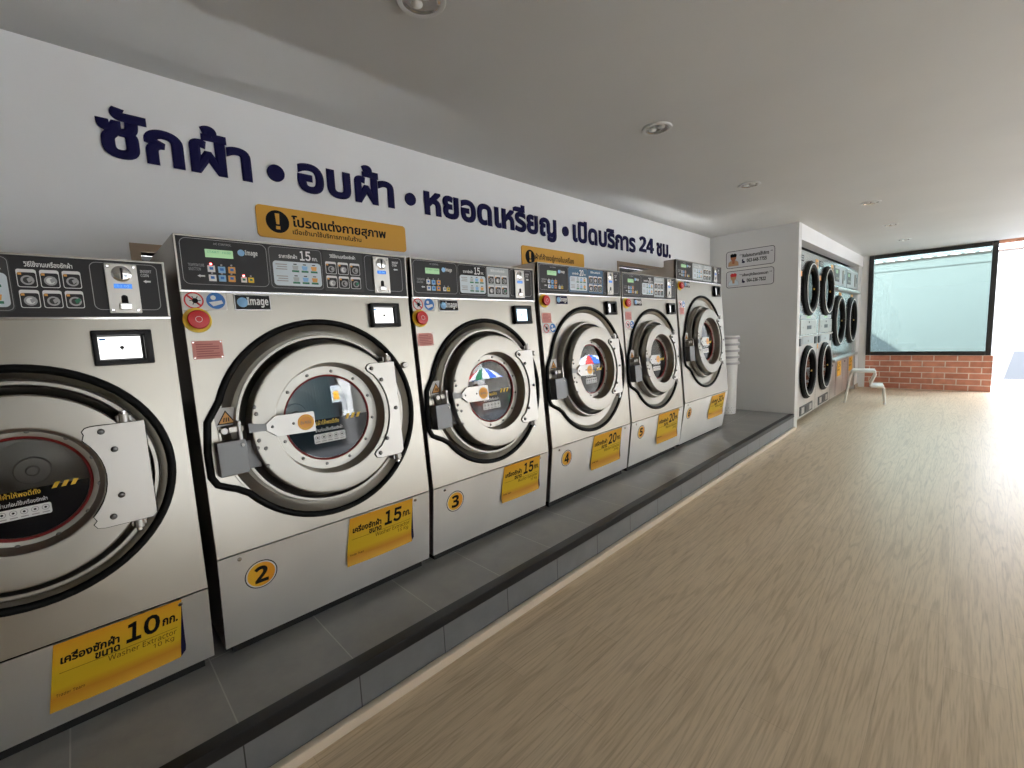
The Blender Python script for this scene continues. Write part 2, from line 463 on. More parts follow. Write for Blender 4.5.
# back wall (left of the photo) with openings behind the machines
OPEN = [(.283, 1.25, 1.2, 1.962), (4.47, 5.75, 1.2, 2.215)]
p = P()
ys = [Y0]+[a for o in OPEN for a in (o[0], o[1])]+[E_+.1]
for i in range(len(ys)-1):
    if i % 2 == 0: p.box(-.12, 0, ys[i], ys[i+1], 0, H, M['wall'])
    else:
        o = OPEN[i//2]
        p.box(-.12, 0, o[0], o[1], 0, o[2], M['wall']); p.box(-.12, 0, o[0], o[1], o[3], H, M['wall'])
struct(p.build('wall_left'))
p = P(); p.box(-1.5, -1.4, Y0, E_+.1, 0, H, M['darkgap']); struct(p.build('wall_service'))
p = P(); p.box(-1.5, 0, E_, E_+.1, 0, H, M['darkgap']); struct(p.build('wall_service_end'))
for i, o in enumerate(OPEN):
    p = P(); w = .038
    p.box(-.11, .006, o[0]-w, o[0], o[2]-w, o[3]+w, M['brown']); p.box(-.11, .006, o[1], o[1]+w, o[2]-w, o[3]+w, M['brown'])
    p.box(-.11, .006, o[0], o[1], o[3], o[3]+w, M['brown']); p.box(-.11, .006, o[0], o[1], o[2]-w, o[2], M['brown'])
    struct(p.build('trim_%d' % (i+1)))
p = P(); p.box(-1.6, XF, Y0-.15, Y0, 0, H, M['wall']); struct(p.build('wall_back'))
p = P(); p.box(XF-.01, XF+.2, Y0, .25, GZ0, H, M['greywall']);  struct(p.build('wall_front'))
# grey return wall with its corner column and the head over the dryer niche
D_ = 1.12
p = P(); p.box(0, C_, E_, E_+.15, 0, H, M['greywall']); struct(p.build('wall_return'))
p = P(); p.box(1.0, C_, E_+.151, W_, 2.59, H, M['wall']); struct(p.build('wall_niche_head'))
p = P(); p.box(1.0, 1.135, 11.88, W_, 0, 2.59, M['greywall']); struct(p.build('wall_niche_jamb'))
p = P(); p.box(0, .02, E_+.15, W_, 0, H, M['greywall']); p.box(.02, 1.0, E_+.15, 11.9, 2.60, H, M['darkgap']); p.box(.02, .03, E_+.15, 11.9, 0, 2.6, M['darkgap']); struct(p.build('wall_niche_back'))  # black soffit and back paint the shade above and behind the dryers
p = P(); p.box(1.135, 1.15, 11.885, W_-.001, 0, .085, M['brown'], .003); struct(p.build('baseboard_niche'))
# far wall: brick below the window, window, doorway to its right
p = P(); p.box(1.262, 3.15, W_, W_+.12, 0, .70, M['brick']); p.v = [v for v in p.v]
o = p.build('wall_brick'); struct(o)
p = P(); p.box(-.1, 1.262, W_, W_+.12, 0, H, M['greywall']); struct(p.build('wall_far'))
p = P()
a, b, c, d = 1.262, 3.12, .70, 2.795; w = .078
for (x0, x1, z0, z1) in ((a, a+w, c, d), (b-w, b, c, d), (a+w, b-w, d-w, d), (a+w, b-w, c, c+w)):
    p.box(x0, x1, W_-.03, W_+.07, z0, z1, M['alu'], .006)
win = p.build('window_1'); struct(win)
p = P(); p.box(a+w, b-w, W_+.015, W_+.023, c+w, d-w, M['windowglass']); g = p.build('pane', win)
p = P(); p.box(4.15, XF, W_, W_+.12, 0, H, M['wall']); struct(p.build('wall_far_end'))
p = P(); p.box(3.12, 4.15, W_, W_+.12, 2.745, H, mat('lintel', (.58, .27, .17), .6)); struct(p.build('door_1'))
p = P(); p.box(3.15, 4.15, W_-.02, W_+.16, 0, .012, M['paint'], .004); struct(p.build('trim_3'))
# tiled plinth under the machines
p = P(); p.box(0.0, 1.098, Y0, E_, 0, PZ, M['slate']); p.box(1.098, 1.148, Y0, E_, 0, .176, M['riser']); struct(p.build('floor_platform'))
p = P(); p.box(1.098, PF, Y0, E_, .177, PZ+.003, M['nosing'], .006); struct(p.build('trim_4'))
p = P(); p.box(1.149, 1.184, Y0, E_, 0, .044, M['cream'], .008); struct(p.build('trim_5'))

# ------------------------------------------------------------------ the big lettering on the wall
WL = frame((0, 0, 0), (0, 1, 0), (0, 0, 1), (1, 0, 0))
def word(body, y0, y1, label, name='wall_lettering', base=2.388, xh=.156, bold=.042, v=(None, None)):
    p = P(WL); p.text(body, (y0, y1, *v), M['navy'], 0, None, bold, .012, None, None if v[0] else xh, base)
    tag(p.build(name, smooth=False), label, 'lettering', 'dark blue lettering on the wall')
word('ซักผ้า', .185, .802, 'first dark blue Thai word on the wall, largest and left of the first dot')
word('อบผ้า', 1.040, 1.668, 'short dark blue Thai word between the first and second dots, above the amber notice')
word('หยอดเหรียญ', 1.908, 3.385, 'long dark blue Thai word between the second and third wall dots')
word('เปิดบริการ', 3.635, 4.83, 'dark blue Thai word right after the third wall dot, before the 24')
word(sans('24', 1), 4.915, 5.262, 'dark blue number 24 on the white wall', v=(2.404, 2.584), bold=.012)
word('ชม.', 5.335, 5.72, 'last dark blue Thai word with a full stop, right of the 24', base=2.40)
for (y, z, r, l) in ((.924, 2.452, .045, 'round dark blue wall dot left of the word above the amber notice'), (1.795, 2.461, .042, 'round dark blue wall dot between the second and third words'), (3.52, 2.458, .046, 'round dark blue wall dot farthest from the first word, above the second amber notice')):
    p = P(WL); p.disc(y, z, r, 0, .012, M['navy'], 40)
    tag(p.build('wall_dot'), l, 'dot', 'dark blue lettering on the wall')

def amber(y0, y1, z0, z1, lines, label):
    p = P(WL); p.prism(rrect(y0, y1, z0, z1, .022), 0, .006, M['amber'])
    k = z1-z0; cx, cz, r = y0+.108, (z0+z1)/2+.005, .062
    p.disc(cx, cz, r, .006, .0066, M['black'], 40)
    p.prism([(cx-.012, cz+.045), (cx+.012, cz+.045), (cx+.008, cz-.014), (cx-.008, cz-.014)], .0066, .0070, M['amber'])
    p.prism([(cx-.011, cz-.024), (cx+.011, cz-.024), (cx+.011, cz-.042), (cx-.011, cz-.042)], .0066, .0070, M['amber'])
    for (t, u0, u1, base, xh, bo) in lines: p.text(t, (u0, u1, None, None), M['black'], .006, None, bo, .0006, None, xh, base)
    tag(p.build('notice_board'), label, 'sign', 'amber notices above the washers')
amber(.80, 1.735, 2.094, 2.268, [('โปรดแต่งกายสุภาพ', .985, 1.585, 2.172, .042, .032), ('เมื่อเข้ามาใช้บริการภายในร้าน', .985, 1.405, 2.128, .020, .02)],
      'amber Thai notice with black exclamation mark above the second washer from the left')
amber(2.895, 3.81, 2.07, 2.266, [('ผ้าที่ค้างอยู่ภายในเครื่อง', 3.07, 3.64, 2.160, .036, .02), ('ทางร้านขอสงวนสิทธิ์นำออกจากเครื่อง', 3.07, 3.76, 2.094, .030, .02)],
      'amber Thai notice half hidden behind the fourth washer from the left')

# contact signs on the grey return wall
def contact(x0, x1, z0, z1, line, num, hair, face, shirt, label):
    p = P(frame((0, E_-.0005, 0), (1, 0, 0), (0, 0, 1), (0, -1, 0)))
    p.prism(rrect(x0, x1, z0, z1, .04), 0, .004, M['signwhite']); outline(p, rrect(x0+.006, x1-.006, z0+.006, z1-.006, .036), .007, .0044, M['black'])
    cx = x0+.105; zb = z0+.035; n0, n1 = .0042, .0046
    p.prism([(cx-.072, zb), (cx+.072, zb), (cx+.068, zb+.05), (cx+.035, zb+.078), (cx-.035, zb+.078), (cx-.068, zb+.05)], n0, n1, shirt); outline(p, [(cx-.072, zb), (cx+.072, zb), (cx+.068, zb+.05), (cx+.035, zb+.078), (cx-.035, zb+.078), (cx-.068, zb+.05)], .005, n1+.0002, M['grey'])
    p.prism([(cx-.014, zb+.03), (cx+.014, zb+.03), (cx+.02, zb+.10), (cx-.02, zb+.10)], n1, n1+.0003, face)
    p.disc(cx, zb+.118, .040, n1+.0003, n1+.0006, face, 24, ry=.046)
    p.prism([(cx-.04, zb+.125), (cx+.04, zb+.125), (cx+.046, zb+.16), (cx+.02, zb+.178), (cx, zb+.168), (cx-.02, zb+.178), (cx-.044, zb+.16)], n1+.0007, n1+.001, hair)
    zt = z0+.145
    for sx in (-1, 1):
        for k in (0, .016):
            xx = (x0+.195 if sx < 0 else x1-.052)+k
            p.disc(xx, zt+.036, .006, n0, n1, M['black'], 10)
    p.text(line, (x0+.225, x1-.075, zt-.004, zt+.05), M['black'], n0, None, .04, .0003)
    ph = [(0, 0), (.012, .018), (.004, .03), (.02, .052), (.03, .046), (.024, .03), (.04, .012), (.052, .016), (.054, -.004), (.03, -.012)]
    p.prism([(x0+.215+a*.9, z0+.07+b_) for a, b_ in ph], n0, n1, M['navyback'])
    p.text(sans(num, 1), (x0+.285, x1-.105, z0+.066, z0+.116), M['black'], n0, None, .012, .0003)
    tag(p.build('contact_sign'), label, 'sign', 'contact signs on the grey wall')
contact(.233, .882, 2.302, 2.552, 'ติดต่อสอบถามการใช้บริการ', '063-648-7755', M['black'], M['skin'], M['beige'], 'white contact sign with a black-haired man on the grey wall, upper of two')
contact(.236, .875, 2.022, 2.268, 'แจ้งเหตุขัดข้องตลอดเวลา', '064-236-7822', M['red'], M['beige'], M['paleblue'], 'white contact sign with a red-capped figure on the grey wall, lower of two')

# ------------------------------------------------------------------ washers
def sheet(root_y, zs, zb_pair, text_big, label, u=(.04, .384), skew=-.027, v0=.006, v1=.232):
    """hanging yellow capacity notice on the sloping skirt"""
    (xs, z_s), (xb, z_b) = zs, zb_pair
    V = Vector((xs-xb, 0, z_s-z_b)).normalized(); Nn = Vector((V.z, 0, -V.x))
    t = empty('capacity_notice', (xs, root_y, z_s), label, 'notice', 'yellow capacity notices on the washers')
    Fm = frame((0, 0, 0), (0, 1, 0), V, Nn)
    wd, ht = u[1]-u[0], v1-v0
    def fn(x):  # x: (a in 0..1 , b in 0..1 from the top, n)
        a, b, n = x
        cur = .003+.004*b+(.014*((b-.70)/.30)**2 if b > .70 else 0)
        fold = -.010*((b-.80)/.2)**2*0 if b > .8 else 0
        return (u[0]+a*wd+skew*b*(1-a*.35), -v0-b*ht, cur+n+fold+.006*math.sin(a*PI)*b)
    p = P(Fm); na, nb = 12, 24; vs = []; at = []
    for side in (0, 1):
        for j in range(nb+1):
            for i in range(na+1):
                vs.append((i/na, j/nb, .0008*(1-side))); at.append(j/nb)
    fs = []; k = (na+1)*(nb+1)
    for j in range(nb):
        for i in range(na):
            q = j*(na+1)+i
            fs.append([q, q+na+1, q+na+2, q+1]); fs.append([k+q, k+q+1, k+q+na+2, k+q+na+1])
    bd = [i for i in range(na+1)]+[j*(na+1)+na for j in range(1, nb+1)]+[nb*(na+1)+i for i in range(na-1, -1, -1)]+[j*(na+1) for j in range(nb-1, 0, -1)]
    for i in range(len(bd)):
        a_, b_ = bd[i], bd[(i+1) % len(bd)]; fs.append([a_, b_, k+b_, k+a_])
    p.add(vs, fs, M['notice'], None, fn)
    p.attr = at
    def tx(s, a0, a1, b0, b1, m, bo):
        p.text(s, (a0, a1, -b1, -b0), m, 0, None, bo, .0005, lambda x: fn((x[0], -x[1], .0009+x[2])))
    ink = M['black']; thin = mat('thin_ink', (.09, .055, .01), .6, spec=.1)
    tx('เครื่องซักผ้า', .055, .485, .185, .335, ink, .04); tx('ขนาด', .30, .49, .36, .46, ink, .04)
    big_number(p, text_big, (.525, .815, -.405, -.085), ink, 0, None, .04, .0005, lambda x: fn((x[0], -x[1], .0011+x[2]))); tx('กก.', .835, .97, .225, .355, ink, .038)
    p.add([(.05+.92*i/24, b_, .0018) for i in range(25) for b_ in (.470, .463)], [[2*i, 2*i+2, 2*i+3, 2*i+1] for i in range(24)], thin, None, fn)
    tx(sans('Washer Extractor'), .40, .96, .485, .575, thin, 0); tx(sans(text_big+' Kg'), .76, .94, .60, .695, thin, 0)
    tx(sans('Trader Team'), .035, .235, .775, .82, ink, .0)
    p.build('sheet', t)
    # navy backing strip that shows past the right edge
    q = P(Fm); pts = []
    for b in [i/14 for i in range(15)]:
        a = fn((1, b, 0)); pts.append((a[0]-.012, a[1], a[2]-.0012, b))
    vs = []; 
    for (x, y, n, b) in pts:
        wv = .012+.016*min(1, b/.85)**1.2 if b < .9 else .012+.016*math.sqrt(max(0, 1-((b-.9)/.1)**2))
        vs += [(x, y, n), (x+wv, y, n), (x, y, n-.001), (x+wv, y, n-.001)]
    fs = []
    for i in range(14):
        o = 4*i; fs += [[o, o+4, o+5, o+1], [o+2, o+3, o+7, o+6], [o+1, o+5, o+7, o+3], [o, o+2, o+6, o+4]]
    fs += [[0, 1, 3, 2], [56, 58, 59, 57]]
    q.add(vs, fs, M['navyback']); o = q.build('backing_strip', t); o['label'] = 'dark navy backing edge'
    return t

def washer(S):
    c, w, zs, (xt, zp), zt, zb = S['c'], S['w'], S['seam'], S['panel'], S['top'], S['zb']
    xs = .765; xb = S.get('xb', .72); hw = w/2
    root = empty('washing_machine', (0, c, PZ), S['label'], 'washing machine', 'coin washers on the tiled plinth')
    T = Matrix.Translation((0, 0, -PZ))
    # frames in root space (z measured from the plinth)
    Vf = Vector((xt-xs, 0, zp-zs)); Lf = Vf.length; Vf.normalize(); Nf = Vector((Vf.z, 0, -Vf.x))
    FR = T @ frame((xs, 0, zs), (0, 1, 0), Vf, Nf)
    Vs = Vector((xs-xb, 0, zs-zb)); Ls = Vs.length; Vs.normalize(); Ns = Vector((Vs.z, 0, -Vs.x))
    SK = T @ frame((xb, 0, zb), (0, 1, 0), Vs, Ns)
    PN = T @ frame((xt, 0, zp), (0, 1, 0), (0, 0, 1), (1, 0, 0)); hp = zt-zp
    rg, vg, rr, rh, rgl = S['rg'], S['vg'], S['rr'], S['rh'], S['rgl']
    k = rr/.334
    # --- cabinet shell
    p = P(T); back = .012; e = .004
    prof = [(back, zb), (xb-e, zb), (xs-e, zs), (xt-e, zp), (xt-e, zt), (back, zt)]
    head = S.get('head')
    if head: prof = [(back, zb), (xb-e, zb), (xs-e, zs), (xt-e, zp), (xt-e, zt), (head[0], zt), (head[0], zt-head[1]), (back, zt-head[1])]
    n = len(prof)
    vs = [(x, -hw, z) for x, z in prof]+[(x, hw, z) for x, z in prof]
    fs = [list(range(n)), list(range(2*n-1, n-1, -1))]
    for i in range(n):
        if i in (1, 2, 3): continue     # open front, closed by the panels
        j = (i+1) % n; fs.append([i, j, n+j, n+i])
    p.add(vs, fs, M['steelside']); p.build('cabinet', root)
    # --- front panel with round opening
    p = P(FR); ro = rg-.012; seg = 64
    def edge(a):
        ca, sa = math.cos(a), math.sin(a)
        t = min([(hw-.001)/abs(ca) if abs(ca) > 1e-6 else 9, ((Lf-.003-vg) if sa > 0 else (vg-.003))/abs(sa) if abs(sa) > 1e-6 else 9])
        return (t*ca, vg+t*sa)
    angs = sorted([2*PI*i/seg for i in range(seg)]+[math.atan2(sv, su) % (2*PI) for su in (hw-.001, -hw+.001) for sv in (Lf-.003-vg, .003-vg)])
    outer = [edge(a) for a in angs]; inner = [(ro*math.cos(a), vg+ro*math.sin(a)) for a in angs]; m_ = len(angs)
    vs = [(x, y, 0) for x, y in outer]+[(x, y, 0) for x, y in inner]+[(x, y, -e) for x, y in outer]+[(x, y, -.02) for x, y in inner]
    fs = []
    for i in range(m_):
        j = (i+1) % m_
        fs += [[i, j, m_+j, m_+i], [i, 2*m_+i, 2*m_+j, j], [m_+i, m_+j, 3*m_+j, 3*m_+i]]
    p.add(vs, fs, M['steel']); p.build('front_panel', root)
    # --- skirt panel + plinth + screws
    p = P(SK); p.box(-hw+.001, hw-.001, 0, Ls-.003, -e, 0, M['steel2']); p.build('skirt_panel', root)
    p = P(T); p.box(.06, xb-.035, -hw+.03, hw-.03, PZ, zb+.002, M['darkgap']); p.build('base', root)
    p = P(SK)
    for uu in (-hw+.075, hw-.09):
        p = P(SK); p.lathe([(0, .006), (.006, .006), (.0085, .003), (.0085, 0)], M['chrome'], uu, Ls-.024, 14); p.build('screw', root)
    # --- control panel
    p = P(PN)
    p.box(-hw, hw, .0, hp, -.02, 0, M['panel'], .003)
    p.box(-hw, hw, -.004, .006, -.02, .006, M['chrome'], .002)
    p.box(-hw, hw, hp-.006, hp, -.02, .003, M['satin'], .001)
    p.box(hw-.006, hw, .006, hp-.006, -.02, .003, M['satin']); p.box(-hw, -hw+.006, .006, hp-.006, -.02, .003, M['satin'])
    f = hw/.4925
    lu = lambda a: a*f
    outline(p, rrect(lu(-.475), lu(-.178), .028, hp-.012, .022), .0018, .0006, M['grey'])
    outline(p, rrect(lu(.262), lu(.465), .030, hp-.014, .018), .0018, .0006, M['grey'])
    p.text(sans('Image', 1), (lu(-.258), lu(-.212), hp-.066, hp-.040), M['white'], 0, None, .0, .0006)
    p.disc(lu(-.272), hp-.052, .013, 0, .0006, M['skyblue'], 20)
    p.text(sans('HC CONTROL'), (lu(-.365), lu(-.305), hp-.030, hp-.022), M['grey'], 0, None, .01, .0006)
    p.text(sans('TEMPERATURE\nSELECTION'), (lu(-.456), lu(-.404), .080, .106), M['grey'], 0, None, .01, .0006)
    p.prism([(lu(-.43), .060), (lu(-.42), .066), (lu(-.42), .063), (lu(-.405), .063), (lu(-.405), .057), (lu(-.42), .057), (lu(-.42), .054)], 0, .0006, M['white'])
    p.text(sans('INSERT\nCOIN'), (lu(.412), lu(.448), hp-.056, hp-.032), M['white'], 0, None, .01, .0006)
    p.prism([(lu(.418), hp-.072), (lu(.428), hp-.066), (lu(.428), hp-.069), (lu(.442), hp-.069), (lu(.442), hp-.075), (lu(.428), hp-.075), (lu(.428), hp-.078)], 0, .0006, M['white'])
    cpn = p.build('control_panel', root)
    q = P(PN); q.box(lu(-.397), lu(-.302), .133, .164, 0, .0012, M['lcd'], .0005); q.text('START  10.00', (lu(-.39), lu(-.31), .150, .158), M['green'], .0012, None, 0, .0003); q.build('display', cpn)
    BT = [(-.382, .089, 'white'), (-.347, .087, 'skyblue'), (-.312, .088, 'keyorange'), (-.381, .054, 'white'), (-.348, .054, 'skyblue'), (-.315, .054, 'keyorange'), (-.272, .052, 'white'), (-.246, .052, 'yellow')]
    for i, (bu, bv, cl) in enumerate(BT):
        q = P(PN); s2 = .0125 if i < 6 else .0105; x = lu(bu)
        q.box(x-s2, x+s2, bv-s2, bv+s2, 0, .003, M[cl], .001); q.box(x-s2*.5, x+s2*.5, bv-s2*.3, bv+s2*.5, .003, .0033, M['blue'] if i < 6 else M['green'])
        q.disc(x, bv+s2+.006, .0035, 0, .002, M['led'] if (S['n'] in (2,) and i in (0, 6)) else M['grey'], 10)
        q.build('button', cpn)
    # price card
    q = P(PN); bg = S.get('card', M['panel2'])
    q.prism(rrect(lu(-.172), lu(.055), .022, hp-.010, .016), 0, .001, bg); outline(q, rrect(lu(-.168), lu(.051), .026, hp-.014, .014), .0012, .0013, M['grey'])
    q.prism(rrect(lu(-.157), lu(.045), .036, .140, .014), .001, .0014, M['paleblue'])
    q.text('ราคาซักผ้า', (lu(-.13), lu(-.055), .153, .172), M['white'], .001, None, .02, .0004)
    big_number(q, S['kg'], (lu(-.045), lu(.004), .148, hp-.022), M['white'], .001, None, .03, .0004); q.text('กก.', (lu(.010), lu(.034), .150, .164), M['white'], .001, None, .01, .0004)
    for row in range(2):
        vb = .094-row*.050
        for li in range(3): q.prism([(lu(-.146+.006*(li % 2)), vb+.030-.010*li), (lu(-.100), vb+.030-.010*li), (lu(-.100), vb+.0345-.010*li), (lu(-.146+.006*(li % 2)), vb+.0345-.010*li)], .0014, .0016, M['grey'])
        for ci in range(3):
            x = -.066+.040*ci; cm = (M['olive'], M['skyblue'], M['keyorange'])[ci]
            q.prism([(lu(x-.013), vb+.030), (lu(x+.013), vb+.030), (lu(x+.010), vb+.012), (lu(x-.010), vb+.012)], .0014, .0017, cm)
            q.prism([(lu(x-.015), vb+.002), (lu(x+.015), vb+.002), (lu(x+.015), vb+.010), (lu(x-.015), vb+.010)], .0014, .0017, M['green'])
            q.prism([(lu(x-.007), vb+.034), (lu(x+.007), vb+.034), (lu(x+.007), vb+.038), (lu(x-.007), vb+.038)], .0014, .0017, M['black'])
    q.build('price_card', cpn)
    # how-to card: six pictures
    q = P(PN); q.prism(rrect(lu(.060), lu(.250), .020, hp-.012, .004), 0, .0008, S.get('card2', M['panel2'] if S['n'] != 1 else M['panel']))
    q.text('วิธีใช้งานเครื่องซักผ้า', (lu(.09), lu(.215), hp-.040, hp-.022), M['white'], .0008, None, .02, .0004)
    cols = 3 if S['n'] < 7 else 3
    for row in range(2):
        for ci in range(3):
            x0 = .068+ci*.058; y0_ = .098-row*.064; x1, y1 = x0+.050, y0_+.056
            q.prism(rrect(lu(x0), lu(x1), y0_, y1, .006, 3), .0008, .0011, M['white']); q.prism(rrect(lu(x0+.002), lu(x1-.002), y0_+.002, y1-.010, .005, 3), .0011, .0013, M['panel'])
            q.disc(lu(x0+.026), y0_+.022, .015, .0013, .0015, M['grey'], 18); q.disc(lu(x0+.026), y0_+.022, .010, .0015, .0017, (M['panel2'], M['white'], M['panel2'])[(ci+row) % 3], 18)
            q.prism([(lu(x0+.028), y0_+.014), (lu(x0+.042), y0_+.024), (lu(x0+.038), y0_+.034), (lu(x0+.024), y0_+.026)], .0017, .0019, M['grey'] if (row, ci) != (1, 2) else M['green'])
            q.prism([(lu(x0+.004), y1-.018), (lu(x0+.013), y1-.018), (lu(x0+.013), y1-.011), (lu(x0+.004), y1-.011)], .0013, .0018, M['keyorange'])
    q.build('picture_card', cpn)
    # coin unit
    q = P(PN); u0, u1 = lu(.303), lu(.303)+.086; v0_, v1_ = .018, hp-.016; um = (u0+u1)/2
    q.box(u0, u1, v0_, v1_, 0, .009, M['plate'], .002)
    q.lathe([(0, .013), (.020, .013), (.024, .010), (.027, .009)], M['chrome'], um, v1_-.034, 28); q.box(um-.003, um+.003, v1_-.054, v1_-.014, .0131, .0138, M['black'])
    q.box(um-.024, um+.024, v1_-.084, v1_-.068, .009, .0098, M['lcdblue']); q.text('02 00', (um-.016, um+.016, v1_-.080, v1_-.072), M['skyblue'], .0098, None, .01, .0003)
    q.prism(rrect(um-.009, um+.009, v0_+.028, v0_+.062, .0085), .009, .0095, M['black']); q.box(um-.017, um+.017, v0_+.012, v0_+.034, .009, .016, M['chrome'], .003)
    for a in (-1, 1):
        for b_ in (0, 1): q.lathe([(0, .012), (.004, .012), (.006, .009)], M['chrome'], um+a*.034, (v0_+.010) if b_ == 0 else (v1_-.010), 10)
    q.build('coin_unit', cpn)
    # --- fittings on the front panel
    def place(*a): return [x*f for x in a]
    L = S['lay']
    q = P(FR); eu, ev = L['stop']
    q.lathe([(0, .004), (.047, .004), (.048, 0)], M['yellow'], eu, ev, 32); q.lathe([(.026, .004), (.026, .014), (.034, .016), (.036, .026), (.033, .030), (0, .032)], M['red'], eu, ev, 28)
    q.ring(eu, ev, .010, .0115, .0322, .0326, M['white'], 20); q.build('emergency_stop', root)
    q = P(FR); bu, bv = L['badge']
    q.box(bu, bu+.136, bv, bv+.066, 0, .005, M['chrome'], .002); q.box(bu+.004, bu+.132, bv+.004, bv+.062, .005, .0055, M['navyback'] if S['n'] == 4 else M['blackplastic'])
    q.lathe([(0, .011), (.012, .010), (.020, .0056)], M['skyblue'], bu+.030, bv+.033, 24); q.text(sans('Image', 1), (bu+.046, bu+.126, bv+.012, bv+.054), M['white'], .0055, None, .01, .001); q.build('brand_badge', root)
    q = P(FR); pu, pv = L['pink']
    q.box(pu, pu+.10, pv, pv+.07, 0, .0012, M['pink'])
    for i in range(6): q.box(pu+.012, pu+.088-.02*(i % 3 == 2), pv+.010+i*.009, pv+.013+i*.009, .0012, .0015, M['pinkdark'])
    for a in (.005, .095):
        for b_ in (.005, .065): q.disc(pu+a, pv+b_, .003, .0012, .0022, M['chrome'], 8)
    q.build('instruction_label', root)
    su, sv = L['stick']
    q = P(FR); q.box(su-.036, su+.036, sv-.036, sv+.036, 0, .0008, M['paint']); q.ring(su, sv, .027, .032, .0008, .0012, M['red'], 28)
    q.prism([(su-.024, sv+.018), (su-.019, sv+.023), (su+.024, sv-.018), (su+.019, sv-.023)], .0008, .0012, M['red']); q.disc(su+.004, sv-.001, .010, .0012, .0016, M['black'], 14)
    for a in range(6): q.prism([(su+.004+.018*math.cos(a*PI/3+d), sv+.018*math.sin(a*PI/3+d)) for d in (-.1, .1)]+[(su+.004, sv)], .0012, .0014, M['black'])
    q.build('warning_sticker', root)
    q = P(FR); s2 = su+.072; q.box(s2-.036, s2+.036, sv-.036, sv+.036, 0, .0008, M['paint']); q.disc(s2, sv, .032, .0008, .0012, M['blue'], 28)
    q.disc(s2-.008, sv+.012, .009, .0012, .0016, M['white'], 14); q.prism([(s2-.024, sv-.006), (s2+.020, sv+.002), (s2+.024, sv-.010), (s2-.010, sv-.022)], .0012, .0016, M['white']); q.build('warning_sticker', root)
    # payment window
    q = P(FR); v_u, v_v, vw, vh = L['val']
    q.box(v_u, v_u+vw, v_v, v_v+.018, 0, .026, M['blackplastic'], .004); q.box(v_u, v_u+vw, v_v+vh-.018, v_v+vh, 0, .026, M['blackplastic'], .004)
    q.box(v_u, v_u+.016, v_v, v_v+vh, 0, .026, M['blackplastic'], .004); q.box(v_u+vw-.024, v_u+vw, v_v, v_v+vh, 0, .026, M['blackplastic'], .004)
    q.box(v_u+.01, v_u+vw-.01, v_v+.01, v_v+vh-.01, 0, .004, M['blackplastic']); vo = q.build('payment_window', root)
    q = P(FR); sw = vw-.04 if S['n'] < 4 else (vw-.04)*.55; q.box(v_u+.016, v_u+.016+sw-.008, v_v+.022, v_v+vh-.022, .004, .009, M[S.get('scr', 'screen')], .001)
    mx, my = v_u+.016+sw/2, v_v+vh/2
    q.disc(mx, my, .006, .009, .0094, M['black'], 14); q.box(mx-.001, mx+.001, my-.012, my-.004, .009, .0094, M['black']); q.box(v_u+.020, v_u+.036, v_v+vh-.034, v_v+vh-.027, .009, .0094, M['blue']); q.build('screen', vo)
    if 'knob' in L:
        q = P(FR); ku, kv = L['knob']; q.lathe([(0, .014), (.012, .014), (.016, .010), (.016, 0)], M['cast'], ku, kv, 20); q.build('lock_button', root)
    # --- door surround: rubber bead, dished flange, drum
    kg_ = rg/.436
    bul = [(-.44, .137), (-.463, .053), (-.475, -.063), (-.474, -.162), (-.457, -.196), (-.425, -.214), (-.393, -.229), (-.361, -.264)]
    a0, a1 = math.atan2(.137, -.44), math.atan2(-.264, -.361)+2*PI
    pts = [(bu_*kg_, vg+bv_*kg_, .004) for bu_, bv_ in bul[1:-1]]
    a1 = a1-2*PI
    na = 56
    arc = [a1+(a0-a1)*i/na for i in range(na+1)]
    pts = [((rg)*math.cos(a), vg+rg*math.sin(a), .004) for a in arc]+pts
    q = P(FR); q.tube(pts, .0135, M['rubber'], 10, True); q.build('door_gasket', root)
    q = P(FR); dp = .45
    q.lathe([(rg-.002, .0015), (rg-.014, -.004), (rg-.034, -.022), (rr+.050, -.026), (rr+.044, .016), (rr+.040, .020), (rr+.030, .020), (rr+.026, .014), (rr+.022, -.020), (rr-.02, -.045)], M['satin'], 0, vg, 72)
    q.build('door_surround', root)
    q = P(FR); rd = rgl+.055
    q.lathe([(rr-.018, -.044), (rd, -.07), (rd+.02, -.10), (rd+.05, -.12), (rd+.05, -dp), (rd*.55, -dp-.01), (rd*.55, -dp+.006), (rd*.25, -dp+.01), (rd*.23, -dp+.02), (.02, -dp+.02), (.015, -dp+.028), (0, -dp+.028)], M['cast'], 0, vg, 48); q.build('drum', root)
    # --- door
    q = P(FR); nf = .078
    q.lathe([(rr-.004, -.015), (rr, -.008), (rr, nf-.008), (rr-.003, nf-.002), (rr-.009, nf), (rh+.008, nf), (rh+.002, nf-.003), (rh, nf-.010), (rh-.008, .018), (rh-.010, .013), (rgl+.010, .012), (rgl+.006, .010), (rgl+.004, .0), (rgl+.010, -.012)], M['satin'], 0, vg, 80, closed=True)
    door = q.build('door', root)
    q = P(FR); q.lathe([(rgl-.001, .006), (rgl+.001, .013), (rgl+.005, .0145), (rgl+.008, .0125)], M['seal'], 0, vg, 64); q.build('seal_ring', door)
    q = P(FR); q.disc(0, vg, rgl, .001, .007, M['doorglass'], 64); q.build('glass', door)
    nb = 12
    for i in range(nb):
        a = 2*PI*(i+.5)/nb+.1; q = P(FR); q.lathe([(0, .018), (.005, .0178), (.0072, .015), (.0072, .012)], M['bolt'], (rgl+.024)*math.cos(a), vg+(rgl+.024)*math.sin(a), 12); q.build('bolt', door)
    # sticker on the lower half of the glass
    sg = rgl*.985; q = P(FR)
    def clip(v): return math.sqrt(max(0, sg*sg-v*v))
    ytop = -.005
